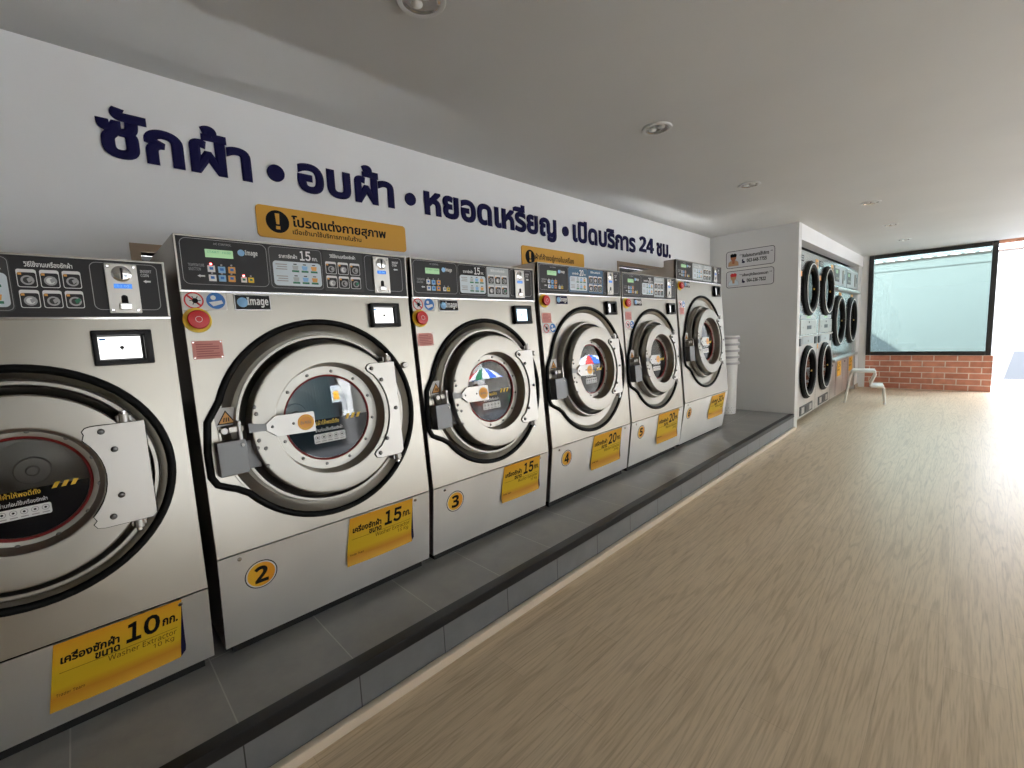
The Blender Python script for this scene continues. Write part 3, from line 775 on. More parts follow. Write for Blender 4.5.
    poly = [(sg*math.cos(a), vg+sg*math.sin(a)) for a in [math.asin(ytop/sg)-i*(PI+2*math.asin(ytop/sg))/30 for i in range(31)]]
    q.prism(poly, .0072, .0076, mat('black_film', (.004, .004, .006), .06, spec=.28))
    kk = rgl/.186; dv = vg
    q.text('ควรใส่ผ้าให้พอดีถัง', (-.10*kk, .045*kk, dv-.030*kk, dv-.008*kk), M['yellow'], .0076, None, .01, .0004)
    for i in range(3):
        x = .075*kk+i*.026*kk; y = dv-.020*kk; q.prism([(x, y), (x+.014*kk, y), (x+.026*kk, y+.022*kk), (x+.012*kk, y+.022*kk)], .0076, .008, M['yellow'])
    q.text('อ่านก่อนใช้เครื่องซักผ้า', (-.065*kk, .06*kk, dv-.060*kk, dv-.043*kk), M['white'], .0076, None, .01, .0004)
    q.prism(rrect(-.075*kk, .068*kk, dv-.112*kk, dv-.070*kk, .006), .0076, .008, M['white'])
    for i in range(5):
        q.ring(-.060*kk+i*.028*kk, dv-.086*kk, .0085*kk, .0105*kk, .008, .0084, M['grey'], 18); q.disc(-.060*kk+i*.028*kk, dv-.086*kk, .004*kk, .008, .0084, M['black'], 8)
        q.box(-.070*kk+i*.028*kk, -.050*kk+i*.028*kk, dv-.106*kk, dv-.102*kk, .008, .0083, M['grey'])
    q.build('glass_sticker', door)
    # latch handle
    q = P(FR); hx = [(-.282, .019), (-.246, .046), (-.096, .043), (-.092, .038), (-.092, -.038), (-.096, -.043), (-.246, -.038), (-.282, -.008)]
    q.prism([(x*k, vg+y*k) for x, y in hx], nf+.004, nf+.012, M['plate']); q.prism([(-.345*k, vg+.032*k), (-.280*k, vg+.018*k), (-.280*k, vg-.008*k), (-.345*k, vg-.006*k)], nf+.001, nf+.010, M['boxgrey'])
    q.prism([(-.28*k, vg+.02*k), (-.25*k, vg+.04*k), (-.25*k, vg-.03*k), (-.28*k, vg-.01*k)], nf-.001, nf+.004, M['plate'])
    for x in (-.261, -.179): q.lathe([(0, nf+.016), (.004, nf+.015), (.006, nf+.012)], M['bolt'], x*k, vg+.004*k, 12)
    q.disc(-.130*k, vg+.001, .034*k, nf+.012, nf+.0125, M['orange'], 32); q.text('ดึง PULL', (-.152*k, -.108*k, vg-.006, vg+.008), M['brown'], nf+.0125, None, .01, .0003); q.ring(-.130*k, vg+.001, .026*k, .028*k, nf+.0125, nf+.0127, M['yellow'], 28)
    q.build('latch_handle', door, smooth=False)
    # hinge plate
    q = P(FR); ra = S.get('ra', .268); hr = S.get('hr', .318); hs = S.get('hs', 1)
    arc = [(ra*math.cos(a), ra*math.sin(a)/hs) for a in [math.radians(40-8*i) for i in range(11)]]
    pl = [(hr, .226), (.196, .226), (.180, .221), (.172, .208), (.176, .194)]+arc+[(.178, -.190), (.168, -.204), (.176, -.220), (.196, -.226), (hr-.014, -.226), (hr, -.21)]
    q.prism([(x*k, vg+y*k*hs) for x, y in pl], nf+.002, nf+.009, M['plate'])
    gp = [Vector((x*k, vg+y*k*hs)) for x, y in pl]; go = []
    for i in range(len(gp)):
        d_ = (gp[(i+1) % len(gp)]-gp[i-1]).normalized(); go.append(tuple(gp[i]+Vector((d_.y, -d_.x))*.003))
    q.prism(go, nf-.001, nf+.002, M['rubber'])  # black rim under the plate draws the dark shadow gap around it
    hpo = q.build('hinge_plate', door, smooth=False)
    for x, y in S.get('hb', ((.196, .203), (.240, .145), (.300, .0), (.236, -.140), (.193, -.203))):
        q = P(FR); q.lathe([(0, nf+.019), (.006, nf+.018), (.0095, nf+.014), (.0095, nf+.0095)], M['bolt'], x*k, vg+y*k, 14); q.build('hinge_bolt', door)
    for sg_ in (1, -1):
        q = P(FR); yv = vg+sg_*.244*k*hs
        q.tube([(.292*k, yv-.016, nf-.012), (.292*k, yv+.016, nf-.012)], .014, M['cast'], 14); q.box(.27*k, .315*k, yv-.010, yv+.010, -.002, nf-.012, M['cast'], .003)
        q.tube([(.292*k, yv+sg_*.016, nf-.012), (.292*k, yv+sg_*.026, nf-.012)], .009, M['chrome'], 12); q.build('hinge', root)
    for x, y in ((-.314, .092), (-.310, .064), (-.312, -.043), (-.320, -.072), (-.291, -.079), (-.292, -.151)):
        q = P(FR); q.lathe([(0, nf+.006), (.006, nf+.005), (.0082, nf)], M['bolt'], x*k, vg+y*k, 12); q.build('ring_bolt', door)
    # lock box, catch and burn-hazard sticker
    q = P(FR); q.box(-.452*kg_, -.352*kg_, vg-.163*kg_, vg-.028*kg_, 0, .058, M['boxgrey'], .004); q.box(-.352*kg_, -.300*kg_, vg-.155*kg_, vg-.040*kg_, -.015, .030, M['boxgrey'], .004)
    q.lathe([(0, .064), (.006, .063), (.008, .058)], M['cast'], -.366*kg_, vg-.05*kg_, 12); q.build('lock_box', root)
    q = P(FR); q.box(-.405*kg_, -.352*kg_, vg+.002, vg+.026, 0, .046, M['satin'], .003); q.box(-.375*kg_, -.362*kg_, vg-.03, vg+.045, 0, .058, M['cast'], .003); q.lathe([(0, .040), (.012, .040), (.012, 0)], M['cast'], -.417*kg_, vg+.012, 16); q.build('door_catch', root)
    q = P(FR); hu, hv = -.400*kg_, vg+.050*kg_; q.box(hu-.036, hu+.036, hv-.02, hv+.052, 0, .0042, M['paint']); q.prism([(hu-.033, hv-.014), (hu+.033, hv-.014), (hu, hv+.042)], .0042, .0046, M['black']); q.prism([(hu-.026, hv-.010), (hu+.026, hv-.010), (hu, hv+.034)], .0046, .0050, M['keyorange'])
    for i in range(3): q.prism([(hu-.012+i*.009, hv-.004), (hu-.008+i*.009, hv-.004), (hu-.004+i*.007, hv+.012), (hu-.008+i*.007, hv+.012)], .0050, .0053, M['black'])
    q.build('hazard_sticker', root)
    # number disc on the skirt
    if S.get('num'):
        nu, nv = S['num']; q = P(SK)
        q.disc(nu, nv, .062, 0, .0006, M['black'], 40); q.disc(nu, nv, .058, .0006, .0010, M['paint'], 40); q.disc(nu, nv, .053, .0010, .0014, M['number'], 40)
        q.text(sans(str(S['n']), 1), (nu-.026, nu+.026, nv-.037, nv+.037), M['black'], .0014, None, .012, .0006)
        q.build('number_sticker', root)
    sheet(c, (xs, zs), (xb, zb), S['kg'], S['nlabel'], **S['sheet'])
    return root

LAY15 = dict(stop=(-.449, .937), badge=(-.318, .975), pink=(-.478, .787), stick=(-.452, 1.013), val=(.262, .893, .159, .12), knob=(.424, .694))
def lay20(h): return dict(stop=(-.470, 1.042), badge=(-.345, 1.018), pink=(-.508, .888), stick=(-.472, .850), val=(.282, .942, .142, .11))
washer(dict(n=1, c=-.157, w=.86, seam=.573, panel=(.70, 1.61), top=1.812, zb=.27, rg=.373, vg=.514, rr=.293, rh=.186, rgl=.154, kg='10',
    lay=dict(stop=(-.385, .937), badge=(-.275, .975), pink=(-.41, .787), stick=(-.388, 1.003), val=(.206, .877, .160, .12)), num=(-.30, .24), hr=.349, hs=.84, ra=.222, hb=((.222, .168), (.252, .096), (.253, -.080), (.222, -.155)), sheet=dict(u=(.010, .345), skew=-.033, v0=.004, v1=.232),
    label='steel coin washer nearest the camera, cut off by the left edge, with 10 kg notice', nlabel='yellow 10 kg notice hanging on the nearest washer, cut off by the left edge'))
washer(dict(n=2, c=.805, w=.985, seam=.667, panel=(.685, 1.712), top=1.924, zb=.27, rg=.436, vg=.488, rr=.334, rh=.243, rgl=.187, kg='15', lay=LAY15, num=(-.344, .277), sheet=dict(u=(.042, .386), skew=-.027, v0=.008, v1=.240),
    label='steel coin washer with number 2 disc, second from the left', nlabel='yellow 15 kg notice hanging on the washer numbered 2'))
washer(dict(n=3, c=1.807, w=.965, seam=.667, panel=(.685, 1.712), top=1.924, zb=.27, rg=.432, vg=.488, rr=.337, rh=.232, rgl=.184, kg='15', lay=LAY15, num=(-.331, .285), sheet=dict(u=(.052, .392), skew=-.027, v0=.003, v1=.235), card=M['blackplastic'], card2=M['olive'], scr='screenblue',
    label='steel coin washer with number 3 disc and colourful reflection in its door glass', nlabel='yellow 15 kg notice hanging on the washer numbered 3'))
washer(dict(n=4, c=2.856, w=1.046, seam=.677, panel=(.685, 1.765), top=1.98, zb=.275, rg=.473, vg=.522, rr=.322, rh=.228, rgl=.184, kg='20', lay=lay20(0), num=(-.354, .298), sheet=dict(u=(-.022, .382), skew=-.036, v0=.006, v1=.275), card=M['bluesheet'], card2=M['bluesheet'],
    label='steel coin washer with number 4 disc and 20 kg notice', nlabel='yellow 20 kg notice hanging on the washer numbered 4'))
washer(dict(n=5, c=3.909, w=1.01, seam=.677, panel=(.685, 1.765), top=1.98, zb=.275, rg=.461, vg=.526, rr=.316, rh=.224, rgl=.180, kg='20', lay=dict(lay20(0), stop=(-.444, 1.043), badge=(-.320, 1.020), pink=(-.472, .900), stick=(-.445, .857), val=(.302, .945, .142, .11)), num=(-.329, .291), sheet=dict(u=(-.022, .400), skew=-.024, v0=.004, v1=.285), card=M['panel'], card2=M['olive'],
    label='steel coin washer with number 5 disc and 20 kg notice', nlabel='yellow 20 kg notice hanging on the washer numbered 5'))
washer(dict(n=6, c=5.05, w=1.19, seam=.697, panel=(.672, 1.973), top=2.178, zb=.255, xb=.70, rg=.50, vg=.620, rr=.352, rh=.257, rgl=.205, kg='30', lay=dict(stop=(-.522, 1.218), badge=(-.425, 1.205), pink=(-.565, .925), stick=(-.540, 1.03), val=(.345, 1.130, .155, .12)), num=(-.461, .325), sheet=dict(u=(.105, .515), skew=-.068, v0=.010, v1=.270), card=M['olive'], card2=M['olive'], head=(.54, .065),
    label='tallest steel coin washer, at the far end of the row, with 30 kg notice', nlabel='yellow 30 kg notice hanging on the tallest washer at the far end'))

# ------------------------------------------------------------------ nested bins beside the last washer
BX, BY = .385, 6.62
for i in range(5):
    t = empty('laundry_bin', (BX, BY, PZ+i*.0885+.001), ['white laundry bin at the bottom of the nested stack beside the last washer', 'second white laundry bin from the bottom of the nested stack', 'middle white laundry bin of the nested stack beside the last washer', 'second white laundry bin from the top of the nested stack', 'topmost white laundry bin of the nested stack beside the last washer'][i], 'bin', 'nested white bins')
    q = P(); h = .745; r0, r1 = .135, .152
    q.lathe([(0, 0), (r0-.02, 0), (r0-.004, .006), (r0, .02), (r1, h), (r1-.003, h), (r0-.004, .022), (r0-.02, .005), (0, .005)], M['plastic'], 0, 0, 40)
    if i == 0:
        for a in range(20):
            for zz in (.035, .065, .10):
                an = 2*PI*(a+.5*(zz == .065))/20; rr_ = r0+(r1-r0)*zz/h+.0008
                q.tube([(rr_*math.cos(an), rr_*math.sin(an), zz), ((rr_+.001)*math.cos(an), (rr_+.001)*math.sin(an), zz)], .006, M['plasticshade'], 8)
    q.build('body', t)
    q = P(); q.lathe([(r1-.002, h), (r1+.020, h-.004), (r1+.026, h-.012), (r1+.026, h-.034), (r1+.022, h-.034), (r1+.021, h-.012), (r1-.002, h-.008)], M['plasticshade'], 0, 0, 40, closed=True)  # grey lip paints the shadow below the white rim edge
    q.lathe([(r1-.002, h), (r1-.002, h+.012), (r1+.015, h+.013), (r1+.021, h+.006), (r1+.020, h-.004)], M['plastic'], 0, 0, 40)
    q.build('rim', t)

# ------------------------------------------------------------------ dryers in the niche
M['dsteel'] = steel('dryer_steel', (.74, .76, .76), .18, .3)
M['dsteel2'] = steel('dryer_steel_floor_tint', (.58, .55, .52), .3, .42)  # same steel, with the floor's brown reflection put into the colour
def porthole(root, F_, cu, cv, R, name='door'):
    q = P(F_); q.lathe([(R+.055, 0), (R+.052, .028), (R+.035, .044), (R+.016, .044), (R+.010, .058), (R-.030, .060), (R-.048, .052), (R-.060, .012), (R-.055, .0)], M['rubber'], cu, cv, 56, closed=True)
    d = q.build(name, root)
    q = P(F_); q.lathe([(R-.004, .0602), (R-.004, .0640), (R+.008, .0640), (R+.012, .058)], M['paint'], cu, cv, 56); q.build('bright_ring', d)
    q = P(F_); q.disc(cu, cv, R-.052, .012, .017, M['dryerglass'], 48); q.build('glass', d)
    q = P(F_); q.lathe([(R-.055, -.01), (R-.02, -.04), (R-.02, -.5), (0, -.5)], M['panel2'], cu, cv, 40); q.build('drum', d)
    q = P(F_); q.box(cu+R-.135, cu+R-.09, cv-.012, cv+.012, .017, .02, M['yellow']); q.build('pull_sticker', d)
    q = P(F_)
    for s in (-1, 1): q.box(cu+R+.03, cu+R+.075, cv+s*R*.55-.02, cv+s*R*.55+.02, 0, .045, M['cast'], .005)
    q.build('hinge', d)
def front_with_holes(q, u0, u1, v0, v1, holes, m):
    # stacked rectangles each with one round opening (cu,cv,r, va, vb)
    for (cu, cv, r, va, vb) in holes:
        angs = sorted([2*PI*i/40 for i in range(40)]+[math.atan2(b-cv, a-cu) % (2*PI) for a in (u0, u1) for b in (va, vb)])
        def ed(a):
            ca, sa = math.cos(a), math.sin(a)
            t = min((((u1-cu) if ca > 0 else (cu-u0))/abs(ca)) if abs(ca) > 1e-6 else 99, (((vb-cv) if sa > 0 else (cv-va))/abs(sa)) if abs(sa) > 1e-6 else 99)
            return (cu+t*ca, cv+t*sa, 0)
        k = len(angs); vs = [ed(a) for a in angs]+[(cu+r*math.cos(a), cv+r*math.sin(a), 0) for a in angs]
        q.add(vs, [[i, (i+1) % k, k+(i+1) % k, k+i] for i in range(k)], m)
def shell(q, w, h, dp, m):
    vs = [(-w/2, 0, 0), (w/2, 0, 0), (w/2, h, 0), (-w/2, h, 0), (-w/2, 0, -dp), (w/2, 0, -dp), (w/2, h, -dp), (-w/2, h, -dp)]
    q.add(vs, [[0, 3, 7, 4], [1, 5, 6, 2], [3, 2, 6, 7], [0, 4, 5, 1], [4, 7, 6, 5]], m)
DZ = .08
def stack_dryer(y0, y1, cu_, label):
    c = (y0+y1)/2; w = y1-y0-.012
    t = empty('stacked_dryer', (0, c, 0), label, 'dryer', 'stacked dryers in the niche')
    F_ = frame((D_, 0, DZ), (0, 1, 0), (0, 0, 1), (1, 0, 0)); h = 2.40
    cu = cu_-c; zu, zl, R = 1.965-DZ, .735-DZ, .345
    q = P(F_); shell(q, w, h, .9, M['dsteel']); front_with_holes(q, -w/2, w/2, 0, h, [(cu, zu, R-.05, 1.195, h)], M['dsteel']); front_with_holes(q, -w/2, w/2, 0, h, [(cu, zl, R-.05, 0, 1.195)], M['dsteel2']); q.build('cabinet', t)
    q = P(); q.box(.15, D_-.09, -w/2+.02, w/2-.02, 0, DZ, M['darkgap']); q.build('base', t)
    porthole(t, F_, cu, zu, R, 'upper_door'); porthole(t, F_, cu, zl, R, 'lower_door')
    q = P(F_); q.box(-w/2+.02, w/2-.02, 1.185, 1.205, 0, .02, M['plate'], .003); q.build('divider_strip', t)
    q = P(F_); q.box(-.40*w, .42*w, 1.215, 1.43, 0, .012, M['plate'], .004); q.box(-.10*w, .12*w, 1.29, 1.345, .012, .014, M['blackplastic']); q.disc(.0, 1.395, .016, .012, .016, M['blackplastic'], 16)
    for a in (-.3, .3): q.disc(a*w, 1.32, .012, .012, .016, M['cast'], 12)
    q.build('coin_box', t)
    q = P(F_); q.box(-.38*w, .38*w, 1.44, 1.50, 0, .006, M['olive'], .002); q.box(-.1*w, .1*w, 1.455, 1.485, .006, .008, M['lcd']); q.build('upper_display', t)
    q = P(F_); q.box(-.28*w, .30*w, 1.075, 1.18, 0, .006, M['olive'], .002); q.disc(0, 1.12, .014, .006, .012, M['plate'], 14); q.build('lower_display', t)
    for a in (-1, 1):
        q = P(F_); q.box(a*.40*w-.05, a*.40*w+.05, 1.06, 1.17, 0, .012, M['blackplastic'], .004); q.build('push_panel', t)
    q = P(F_); q.box(-w/2+.03, -w/2+.22, h-.15, h-.07, 0, .004, M['panel']); q.box(-w/2+.045, -w/2+.205, h-.135, h-.085, .004, .005, M['olive']); q.text(sans('Image', 1), (-w/2+.06, -w/2+.19, h-.128, h-.092), M['panel'], .005, None, .02, .0005); q.build('brand_badge', t)
    q = P(F_); q.box(w/2-.22, w/2-.06, h-.24, h-.06, 0, .003, M['keyorange']); q.box(w/2-.20, w/2-.08, h-.15, h-.10, .003, .0035, M['brown']); q.build('price_sticker', t)
    q = P(F_); q.box(-w/2+.03, -w/2+.13, h-.36, h-.29, 0, .003, M['orange']); q.build('warning_sticker', t)
    q = P(F_); q.box(-w/2+.02, -w/2+.08, .97, 1.05, 0, .003, M['orange']); q.build('warning_sticker', t)
    q = P(F_); q.box(-.32*w, .32*w, .03, .17, 0, .010, M['panel2'], .003)
    for a in (-.2, 0, .2): q.box((a-.06)*w, (a+.06)*w, .055, .145, .010, .014, M['plate'] if a else M['blackplastic'], .002)
    q.build('lint_door', t)
stack_dryer(7.24, 8.40, 7.80, 'steel stacked dryer with two round doors, nearest to the grey corner')
stack_dryer(8.40, 9.50, 8.92, 'steel stacked dryer with two round doors, second from the grey corner')
def big_dryer(y0, y1, cu_, label, tilt):
    c = (y0+y1)/2; w = y1-y0-.012
    t = empty('tumble_dryer', (0, c, 0), label, 'dryer', 'large single dryers in the niche')
    F_ = frame((D_, 0, DZ), (0, 1, 0), (0, 0, 1), (1, 0, 0)); h = 2.40; cu = cu_-c; cv, R = 1.47-DZ, .405
    q = P(F_); shell(q, w, h, .9, M['dsteel']); front_with_holes(q, -w/2, w/2, 0, h, [(cu, cv, R-.05, .70, 1.90)], M['dsteel'])
    q.add([(-w/2, 1.90, 0), (w/2, 1.90, 0), (w/2, h, 0), (-w/2, h, 0)], [[0, 1, 2, 3]], M['dsteel']); q.add([(-w/2, 0, 0), (w/2, 0, 0), (w/2, .70, 0), (-w/2, .70, 0)], [[0, 1, 2, 3]], M['dsteel2']); q.build('cabinet', t)
    q = P(); q.box(.15, D_-.09, -w/2+.02, w/2-.02, 0, DZ, M['darkgap']); q.build('base', t)
    porthole(t, F_, cu, cv, R, 'door')
    q = P(F_); q.box(-w/2+.01, w/2-.01, 1.915, 1.975, 0, .075, M['cast'], .02); q.build('ledge', t)
    q = P(F_); q.box(-w/2+.01, w/2-.01, .66, .72, 0, .065, M['cast'], .02); q.build('sill', t)
    q = P(F_); q.box(-w/2+.03, w/2-.03, 2.02, 2.36, 0, .012, M['olive'], .004); q.box(-w/2+.06, -w/2+.40, 2.08, 2.30, .012, .016, M['panel2']); q.box(-w/2+.09, -w/2+.26, 2.22, 2.28, .016, .017, M['lcd'])
    for i in range(3): q.disc(-w/2+.12+i*.08, 2.13, .022, .016, .024, M['plate'], 14)
    q.box(w/2-.42, w/2-.24, 2.06, 2.30, .012, .03, M['plate'], .004); q.box(w/2-.35, w/2-.31, 2.12, 2.24, .03, .032, M['blackplastic']); q.box(w/2-.19, w/2-.08, 2.16, 2.32, .012, .014, M['bluesheet']); q.build('control_panel', t)
    q = P(F_); q.box(-.06, .16, 1.83, 1.90, 0, .003, M['orange']); q.build('price_sticker', t)
    q = P(F_); q.box(-.11, -.098, .03, .64, 0, .002, M['darkgap']); q.build('panel_joint', t)
    q = P(F_); q.disc(-.36*w, .60, .018, 0, .006, M['blackplastic'], 14); q.build('lock_button', t)
    nt_ = P(F_); nt_.box(.02, .36, .36, .655, .001, .005, M['notice']); big_number(nt_, '25', (.10, .22, .52, .62), M['black'], .005); nt_.text('กก.', (.24, .33, .53, .57), M['black'], .005, None, .02, .0005); nt_.text('เครื่องอบผ้า', (.04, .22, .46, .51), M['black'], .005, None, .02, .0005)
    nt_.build('capacity_sticker', t)
big_dryer(9.50, 10.62, 9.96, 'large single-door dryer beside the two stacked dryers', 0)
big_dryer(10.62, 11.86, 11.22, 'large single-door dryer at the far end beside the window wall', 0)

# ------------------------------------------------------------------ step stool
t = empty('step_stool', (1.54, 10.05, 0), 'white two-step stool on the floor in front of the brick wall', 'stool'); t.rotation_euler = (0, 0, .122)
prof = [(-.275, .0), (-.205, .50), (-.185, .548), (-.15, .560), (.10, .560), (.135, .548), (.142, .515), (.080, .355), (.078, .320), (.105, .302), (.225, .302), (.255, .285), (.263, .245), (.280, .0)]
for yy in (-.19, .19):
    q = P(); q.tube([(x, yy, z if z > 0 else .012) for x, z in prof], .019, M['stoolwhite'], 10); q.build('side_frame', t)
    for x in (-.275, .280):
        q = P(); q.tube([(x, yy, 0), (x, yy, .03)], .023, M['plastic'], 12); q.build('foot', t)
for (x0, x1, z) in ((-.185, .135, .566), (.085, .255, .306)):
    q = P(); q.box(x0, x1, -.20, .20, z, z+.022, M['stoolwhite'], .006)
    for i in range(5): q.box(x0+.03+i*(x1-x0-.06)/4-.004, x0+.03+i*(x1-x0-.06)/4+.004, -.18, .18, z+.022, z+.024, M['plastic'])
    q.build('step', t)
for (x, z) in ((-.24, .25), (.27, .12)):
    q = P(); q.tube([(x, -.19, z), (x, .19, z)], .012, M['stoolwhite'], 8); q.build('crossbar', t)

# ------------------------------------------------------------------ recessed downlights (switched off)
DL = [(1.228, 1.111, 'at the top edge of the photo'), (1.279, 2.9, 'above the gap after the third washer, nearest complete one'), (1.267, 4.73, 'near the grey corner wall, second complete one'), (1.941, 6.64, 'nearest of the far three above the dryers'), (1.946, 8.45, 'middle of the far three above the dryers'), (1.953, 10.29, 'farthest, nearest the window')]
DROP = .028
for x, y, d in DL:
    t = empty('recessed_downlight', (x, y, H), 'round white recessed ceiling downlight, '+d, 'ceiling light', 'recessed downlights')
    q = P(); q.lathe([(.072, -.001), (.094, -.001), (.097, -.006), (.092, -.011), (.078, -.012), (.072, -.008)], M['paint'], 0, 0, 40, closed=True); q.build('trim_ring', t)
    q = P(); q.lathe([(.073, -.009), (.066, -.006), (.060, -.0025), (0, -.0015)], M['lampin'], 0, 0, 40); q.build('reflector', t)
    for s in (-1, 1):
        q = P(); q.lathe([(0, -.013), (.014, -.012), (.022, -.008), (.024, -.003)], M['bulb'], s*.030, 0, 20); q.build('bulb', t)

# ------------------------------------------------------------------ outside: the yard beyond the window, the street in front of the shop
GZ = -.12
p = P(); p.box(-12, 40, W_+.16, 40, GZ-.1, GZ, M['asphalt']); struct(p.build('ground_yard'))
p = P(); p.box(XF, 40, -25, W_+.16, GZ-.1, GZ, M['asphalt']); struct(p.build('ground_street'))
p = P(); p.box(XF, XF+.35, Y0, W_+.16, GZ, -.001, M['concrete'], .01); struct(p.build('ground_step'))
p = P(); p.box(XF+.6, XF+2.3, -2, W_, 2.96, 3.02, M['wall'], .01); struct(p.build('trim_8'))  # unseen awning, added to shade the pavement and dim the ceiling
YW = 16.0
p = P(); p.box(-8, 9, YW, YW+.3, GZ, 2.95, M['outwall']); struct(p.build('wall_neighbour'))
p = P(); p.box(-8, 9, YW-.012, YW, 2.715, 2.735, mat('ledge_grey', (.05, .05, .05), .6)); struct(p.build('trim_6'))
p = P(); p.box(-8, 9, YW-.04, YW+.3, 2.95, 2.985, mat('fascia_brown', (.05, .025, .018), .6)); struct(p.build('trim_7'))
p = P(); n = 17*16; vs = []
for i in range(n+1):
    x = -8+17*i/n; z = 3.03+.028*math.cos(i*PI/2)
    vs += [(x, YW-.06, z), (x, YW+3, z+.7), (x, YW-.06, z-.03), (x, YW+3, z+.67)]
p.add(vs, [f for i in range(n) for f in ([4*i, 4*i+4, 4*i+5, 4*i+1], [4*i+2, 4*i+3, 4*i+7, 4*i+6], [4*i, 4*i+2, 4*i+6, 4*i+4])], mat('roof_sheet', (.10, .10, .10), .6)); struct(p.build('roof_neighbour'))
SHADE = mat('shadow_grey', (.036, .040, .046), .6)  # flat grey shapes that paint sun shadows on the outside wall
p = P(frame((0, YW-.03, 0), (1, 0, 0), (0, 0, 1), (0, -1, 0))); p.prism([(3.46, GZ), (3.60, .56), (5.2, .56), (5.2, GZ)], 0, .025, SHADE)
tag(p.build('painted_shadow'), 'flat grey painted shadow on the white wall outside the doorway', 'painted shadow')
p = P(frame((0, YW-.03, 0), (1, 0, 0), (0, 0, 1), (0, -1, 0))); p.prism([(-.4, GZ), (-.4, 2.0), (.62, 1.30), (1.52, .58), (1.75, GZ)], 0, .025, SHADE)
tag(p.build('painted_shadow'), 'sloping grey painted shadow on the white wall, behind the lower left window corner', 'painted shadow')
# opposite side of the street (seen only as reflections)
p = P(); p.box(15, 15.4, -20, 39, GZ, 6.0, M['facade'])
p.box(14.2, 15, -20, 30, 3.0, 3.1, M['facade']); struct(p.build('wall_street'))
p = P()
for y in (1.2, 4.0, 7.0, 10.0, 13.5): p.box(14.7, 15, y-.2, y+.2, GZ, 3.0, M['concrete'])
struct(p.build('wall_street_piers'))

def person(loc, rot, shirt, label):
    t = empty('person', loc, label, 'person'); t.rotation_euler = (0, 0, rot)
    pts = [(0, 0, .48), (0, 0, .72), (.0, 0, .95), (.0, 0, 1.05), (.02, 0, 1.19), (.02, 0, 1.27), (0, -.19, .94), (.06, -.25, .70), (.24, -.20, .62), (0, .19, .94), (.06, .25, .70), (.24, .20, .62), (.02, -.1, .46), (.42, -.13, .46), (.42, -.13, .06), (.55, -.14, .04), (.02, .1, .46), (.42, .13, .46), (.42, .13, .06), (.55, .14, .04)]
    ed = [(0, 1), (1, 2), (2, 3), (3, 4), (4, 5), (2, 6), (6, 7), (7, 8), (2, 9), (9, 10), (10, 11), (0, 12), (12, 13), (13, 14), (14, 15), (0, 16), (16, 17), (17, 18), (18, 19)]
    rad = [.15, .13, .15, .055, .095, .07, .07, .05, .035, .07, .05, .035, .10, .07, .05, .04, .10, .07, .05, .04]
    me = bpy.data.meshes.new('body'); me.from_pydata(pts, ed, []); me.update()
    o = bpy.data.objects.new('body', me); COL.objects.link(o); o.parent = t
    sk = o.modifiers.new('skin', 'SKIN'); o.modifiers.new('sub', 'SUBSURF').levels = 1
    for i, v in enumerate(me.skin_vertices[0].data):
        v.radius = (rad[i], rad[i]); v.use_root = (i == 0)
    me.materials.append(shirt)
    q = P(); q.lathe([(.0, 1.31), (.07, 1.30), (.105, 1.25), (.108, 1.18), (.10, 1.16)], M['black'], .0, 0, 20); q.build('hair', t)
    q = P(); q.lathe([(0, 1.10), (.05, 1.11), (.082, 1.17), (.085, 1.24), (.06, 1.28), (0, 1.285)], M['skin'], .035, 0, 18); q.build('face', t)
STALLX = 12.0
def umbrella(x, y, zt, ze, r, cols, label):
    t = empty('market_umbrella', (x, y, GZ), label, 'umbrella')
    k = len(cols)*2; q = P(); apex = (0, 0, zt-GZ); n = 16
    for i in range(n):
        a0, a1 = 2*PI*i/n, 2*PI*(i+1)/n; prev = None
        for j in range(7):
            f = j/6; rr_ = r*f; z = (zt-GZ)-(zt-ze)*f**1.7
            cur = [(rr_*math.cos(a0), rr_*math.sin(a0), z), (rr_*math.cos(a1), rr_*math.sin(a1), z)]
            if prev: q.add(prev+cur, [[0, 2, 3, 1]], cols[i % len(cols)])
            prev = cur
    q.build('canopy', t)
    q = P(); q.tube([(0, 0, 0), (0, 0, zt-GZ+.05)], .02, M['white'], 8); q.build('pole', t)
UG = mat('umbrella_green', (.01, .16, .06), .6); UB = mat('umbrella_blue', (.03, .12, .55), .6); UR = mat('umbrella_red', (.6, .04, .03), .6)
umbrella(STALLX+.3, 11.66, 1.95, 1.50, .78, [UB, M['white'], UG, M['white'], UR, M['white'], UB, M['white']], 'rainbow striped street umbrella across the road, behind the camera')
umbrella(STALLX+.3, 18.9, 1.95, 1.45, 1.1, [M['white'], UB, M['white'], UB, UR, M['white']], 'blue and white street umbrella far down the road')
person((STALLX+.95, 11.72, GZ+.18), PI, mat('shirt_orange', (.5, .12, .05), .7), 'person in orange top seated under a striped street umbrella')
person((STALLX-.2, 12.55, GZ-.2), PI*.9, mat('shirt_green', (.03, .28, .12), .7), 'person in green shirt seated beside the street stall')
t = empty('market_stall', (STALLX, 11.5, GZ), 'low grey street stall table with white bags', 'stall')
q = P(); q.box(-.25, .25, -.55, .6, .55, .6, M['grey'], .01); q.build('table_top', t)
for a in (-.22, .22):
    for b in (-.5, .55):
        q = P(); q.box(a-.02, a+.02, b-.02, b+.02, 0, .55, M['grey']); q.build('leg', t)
for i, y in enumerate((11.2, 11.45, 11.7)):
    q = P(); q.box(-.12, .12, -.09, .09, 0, .32, M['white'], .05)
    o = q.build('white_sack', None); o.location = (STALLX-.45, y, GZ); tag(o, 'white sack on the road before the street stall', 'sack', 'white sacks at the stall')
t = empty('folding_gate', (14.6, 5.6, GZ), 'teal folding shop gate across the street', 'gate')
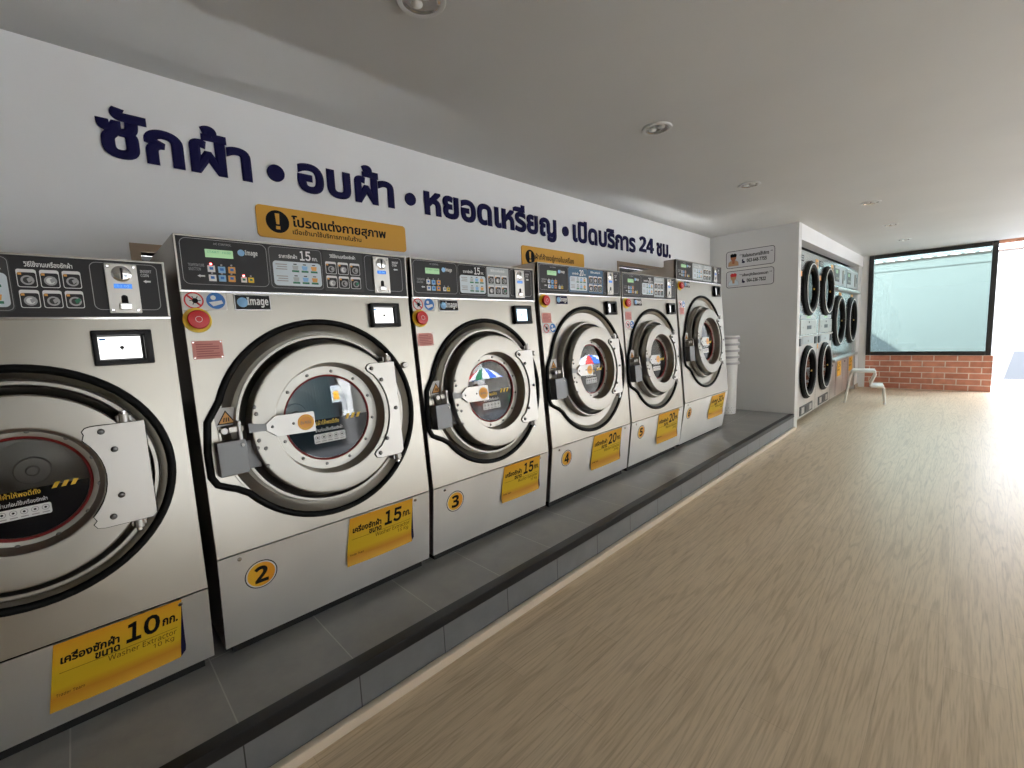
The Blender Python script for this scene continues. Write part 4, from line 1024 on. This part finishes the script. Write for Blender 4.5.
for i in range(18):
    q = P(); y = -.9+i*.1; q.box(-.02, .02, y-.012, y+.012, 0, 2.7, mat('gate_teal', (.03, .07, .08), .5)); q.build('bar', t)
q = P(); q.box(.05, .1, -1.0, 1.0, 0, 2.8, mat('gate_dark', (.012, .014, .02), .6)); q.build('shutter', t)
p = P(); p.box(14.55, 14.65, 3.2, 4.6, GZ, 3.0, mat('dark_shop', (.03, .035, .05), .5)); struct(p.build('door_2'))
q = P(); q.box(-.02, .02, -.16, .16, -.3, .3, M['olive'], .005); q.box(-.022, -.02, -.1, .1, -.2, .1, M['amber']); o = q.build('street_poster'); o.location = (14.4, 6.5, 1.75); tag(o, 'white poster hanging on the gate across the street', 'poster')

# ------------------------------------------------------------------ light
w = bpy.data.worlds.new('sky'); SC.world = w; w.use_nodes = True; nt = w.node_tree
bg = nt.nodes['Background']
tc = N(nt, 'ShaderNodeTexCoord'); sp = N(nt, 'ShaderNodeSeparateXYZ'); nt.links.new(tc.outputs['Generated'], sp.inputs[0])
r = ramp(nt, [(.0, (.93, .94, .94)), (.25, (.90, .93, .96)), (1, (.62, .74, .94))]); nt.links.new(sp.outputs['Z'], r.inputs['Fac'])
nt.links.new(r.outputs['Color'], bg.inputs['Color']); bg.inputs['Strength'].default_value = 1.8
sun = bpy.data.lights.new('sun', 'SUN'); sun.energy = 2.0; sun.angle = math.radians(1.0); sun.color = (1, .98, .95)
so = bpy.data.objects.new('sun', sun); COL.objects.link(so)
so.rotation_euler = Vector((.9, 1.0, -.9)).to_track_quat('-Z', 'Y').to_euler()
def portal(name, loc, rot, sx, sy):
    l = bpy.data.lights.new(name, 'AREA'); l.shape = 'RECTANGLE'; l.size = sx; l.size_y = sy; l.cycles.is_portal = True
    o = bpy.data.objects.new(name, l); COL.objects.link(o); o.location = loc; o.rotation_euler = rot
portal('portal_front', (XF+.02, (W_+.25)/2, 1.4), (0, PI/2, 0), 2.8, W_-.25)
portal('portal_door', (3.64, W_+.13, 1.4), (-PI/2, 0, 0), 1.04, 2.7)

vs_ = SC.view_settings
vs_.view_transform = 'Standard'; vs_.look = 'None'; vs_.gamma = 1; vs_.use_curve_mapping = False; vs_.exposure = 3.85
cyc = SC.cycles
cyc.use_denoising = True; cyc.max_bounces = 10; cyc.diffuse_bounces = 6; cyc.glossy_bounces = 5; cyc.transparent_max_bounces = 12
cyc.sample_clamp_indirect = 6; cyc.caustics_reflective = False; cyc.caustics_refractive = False
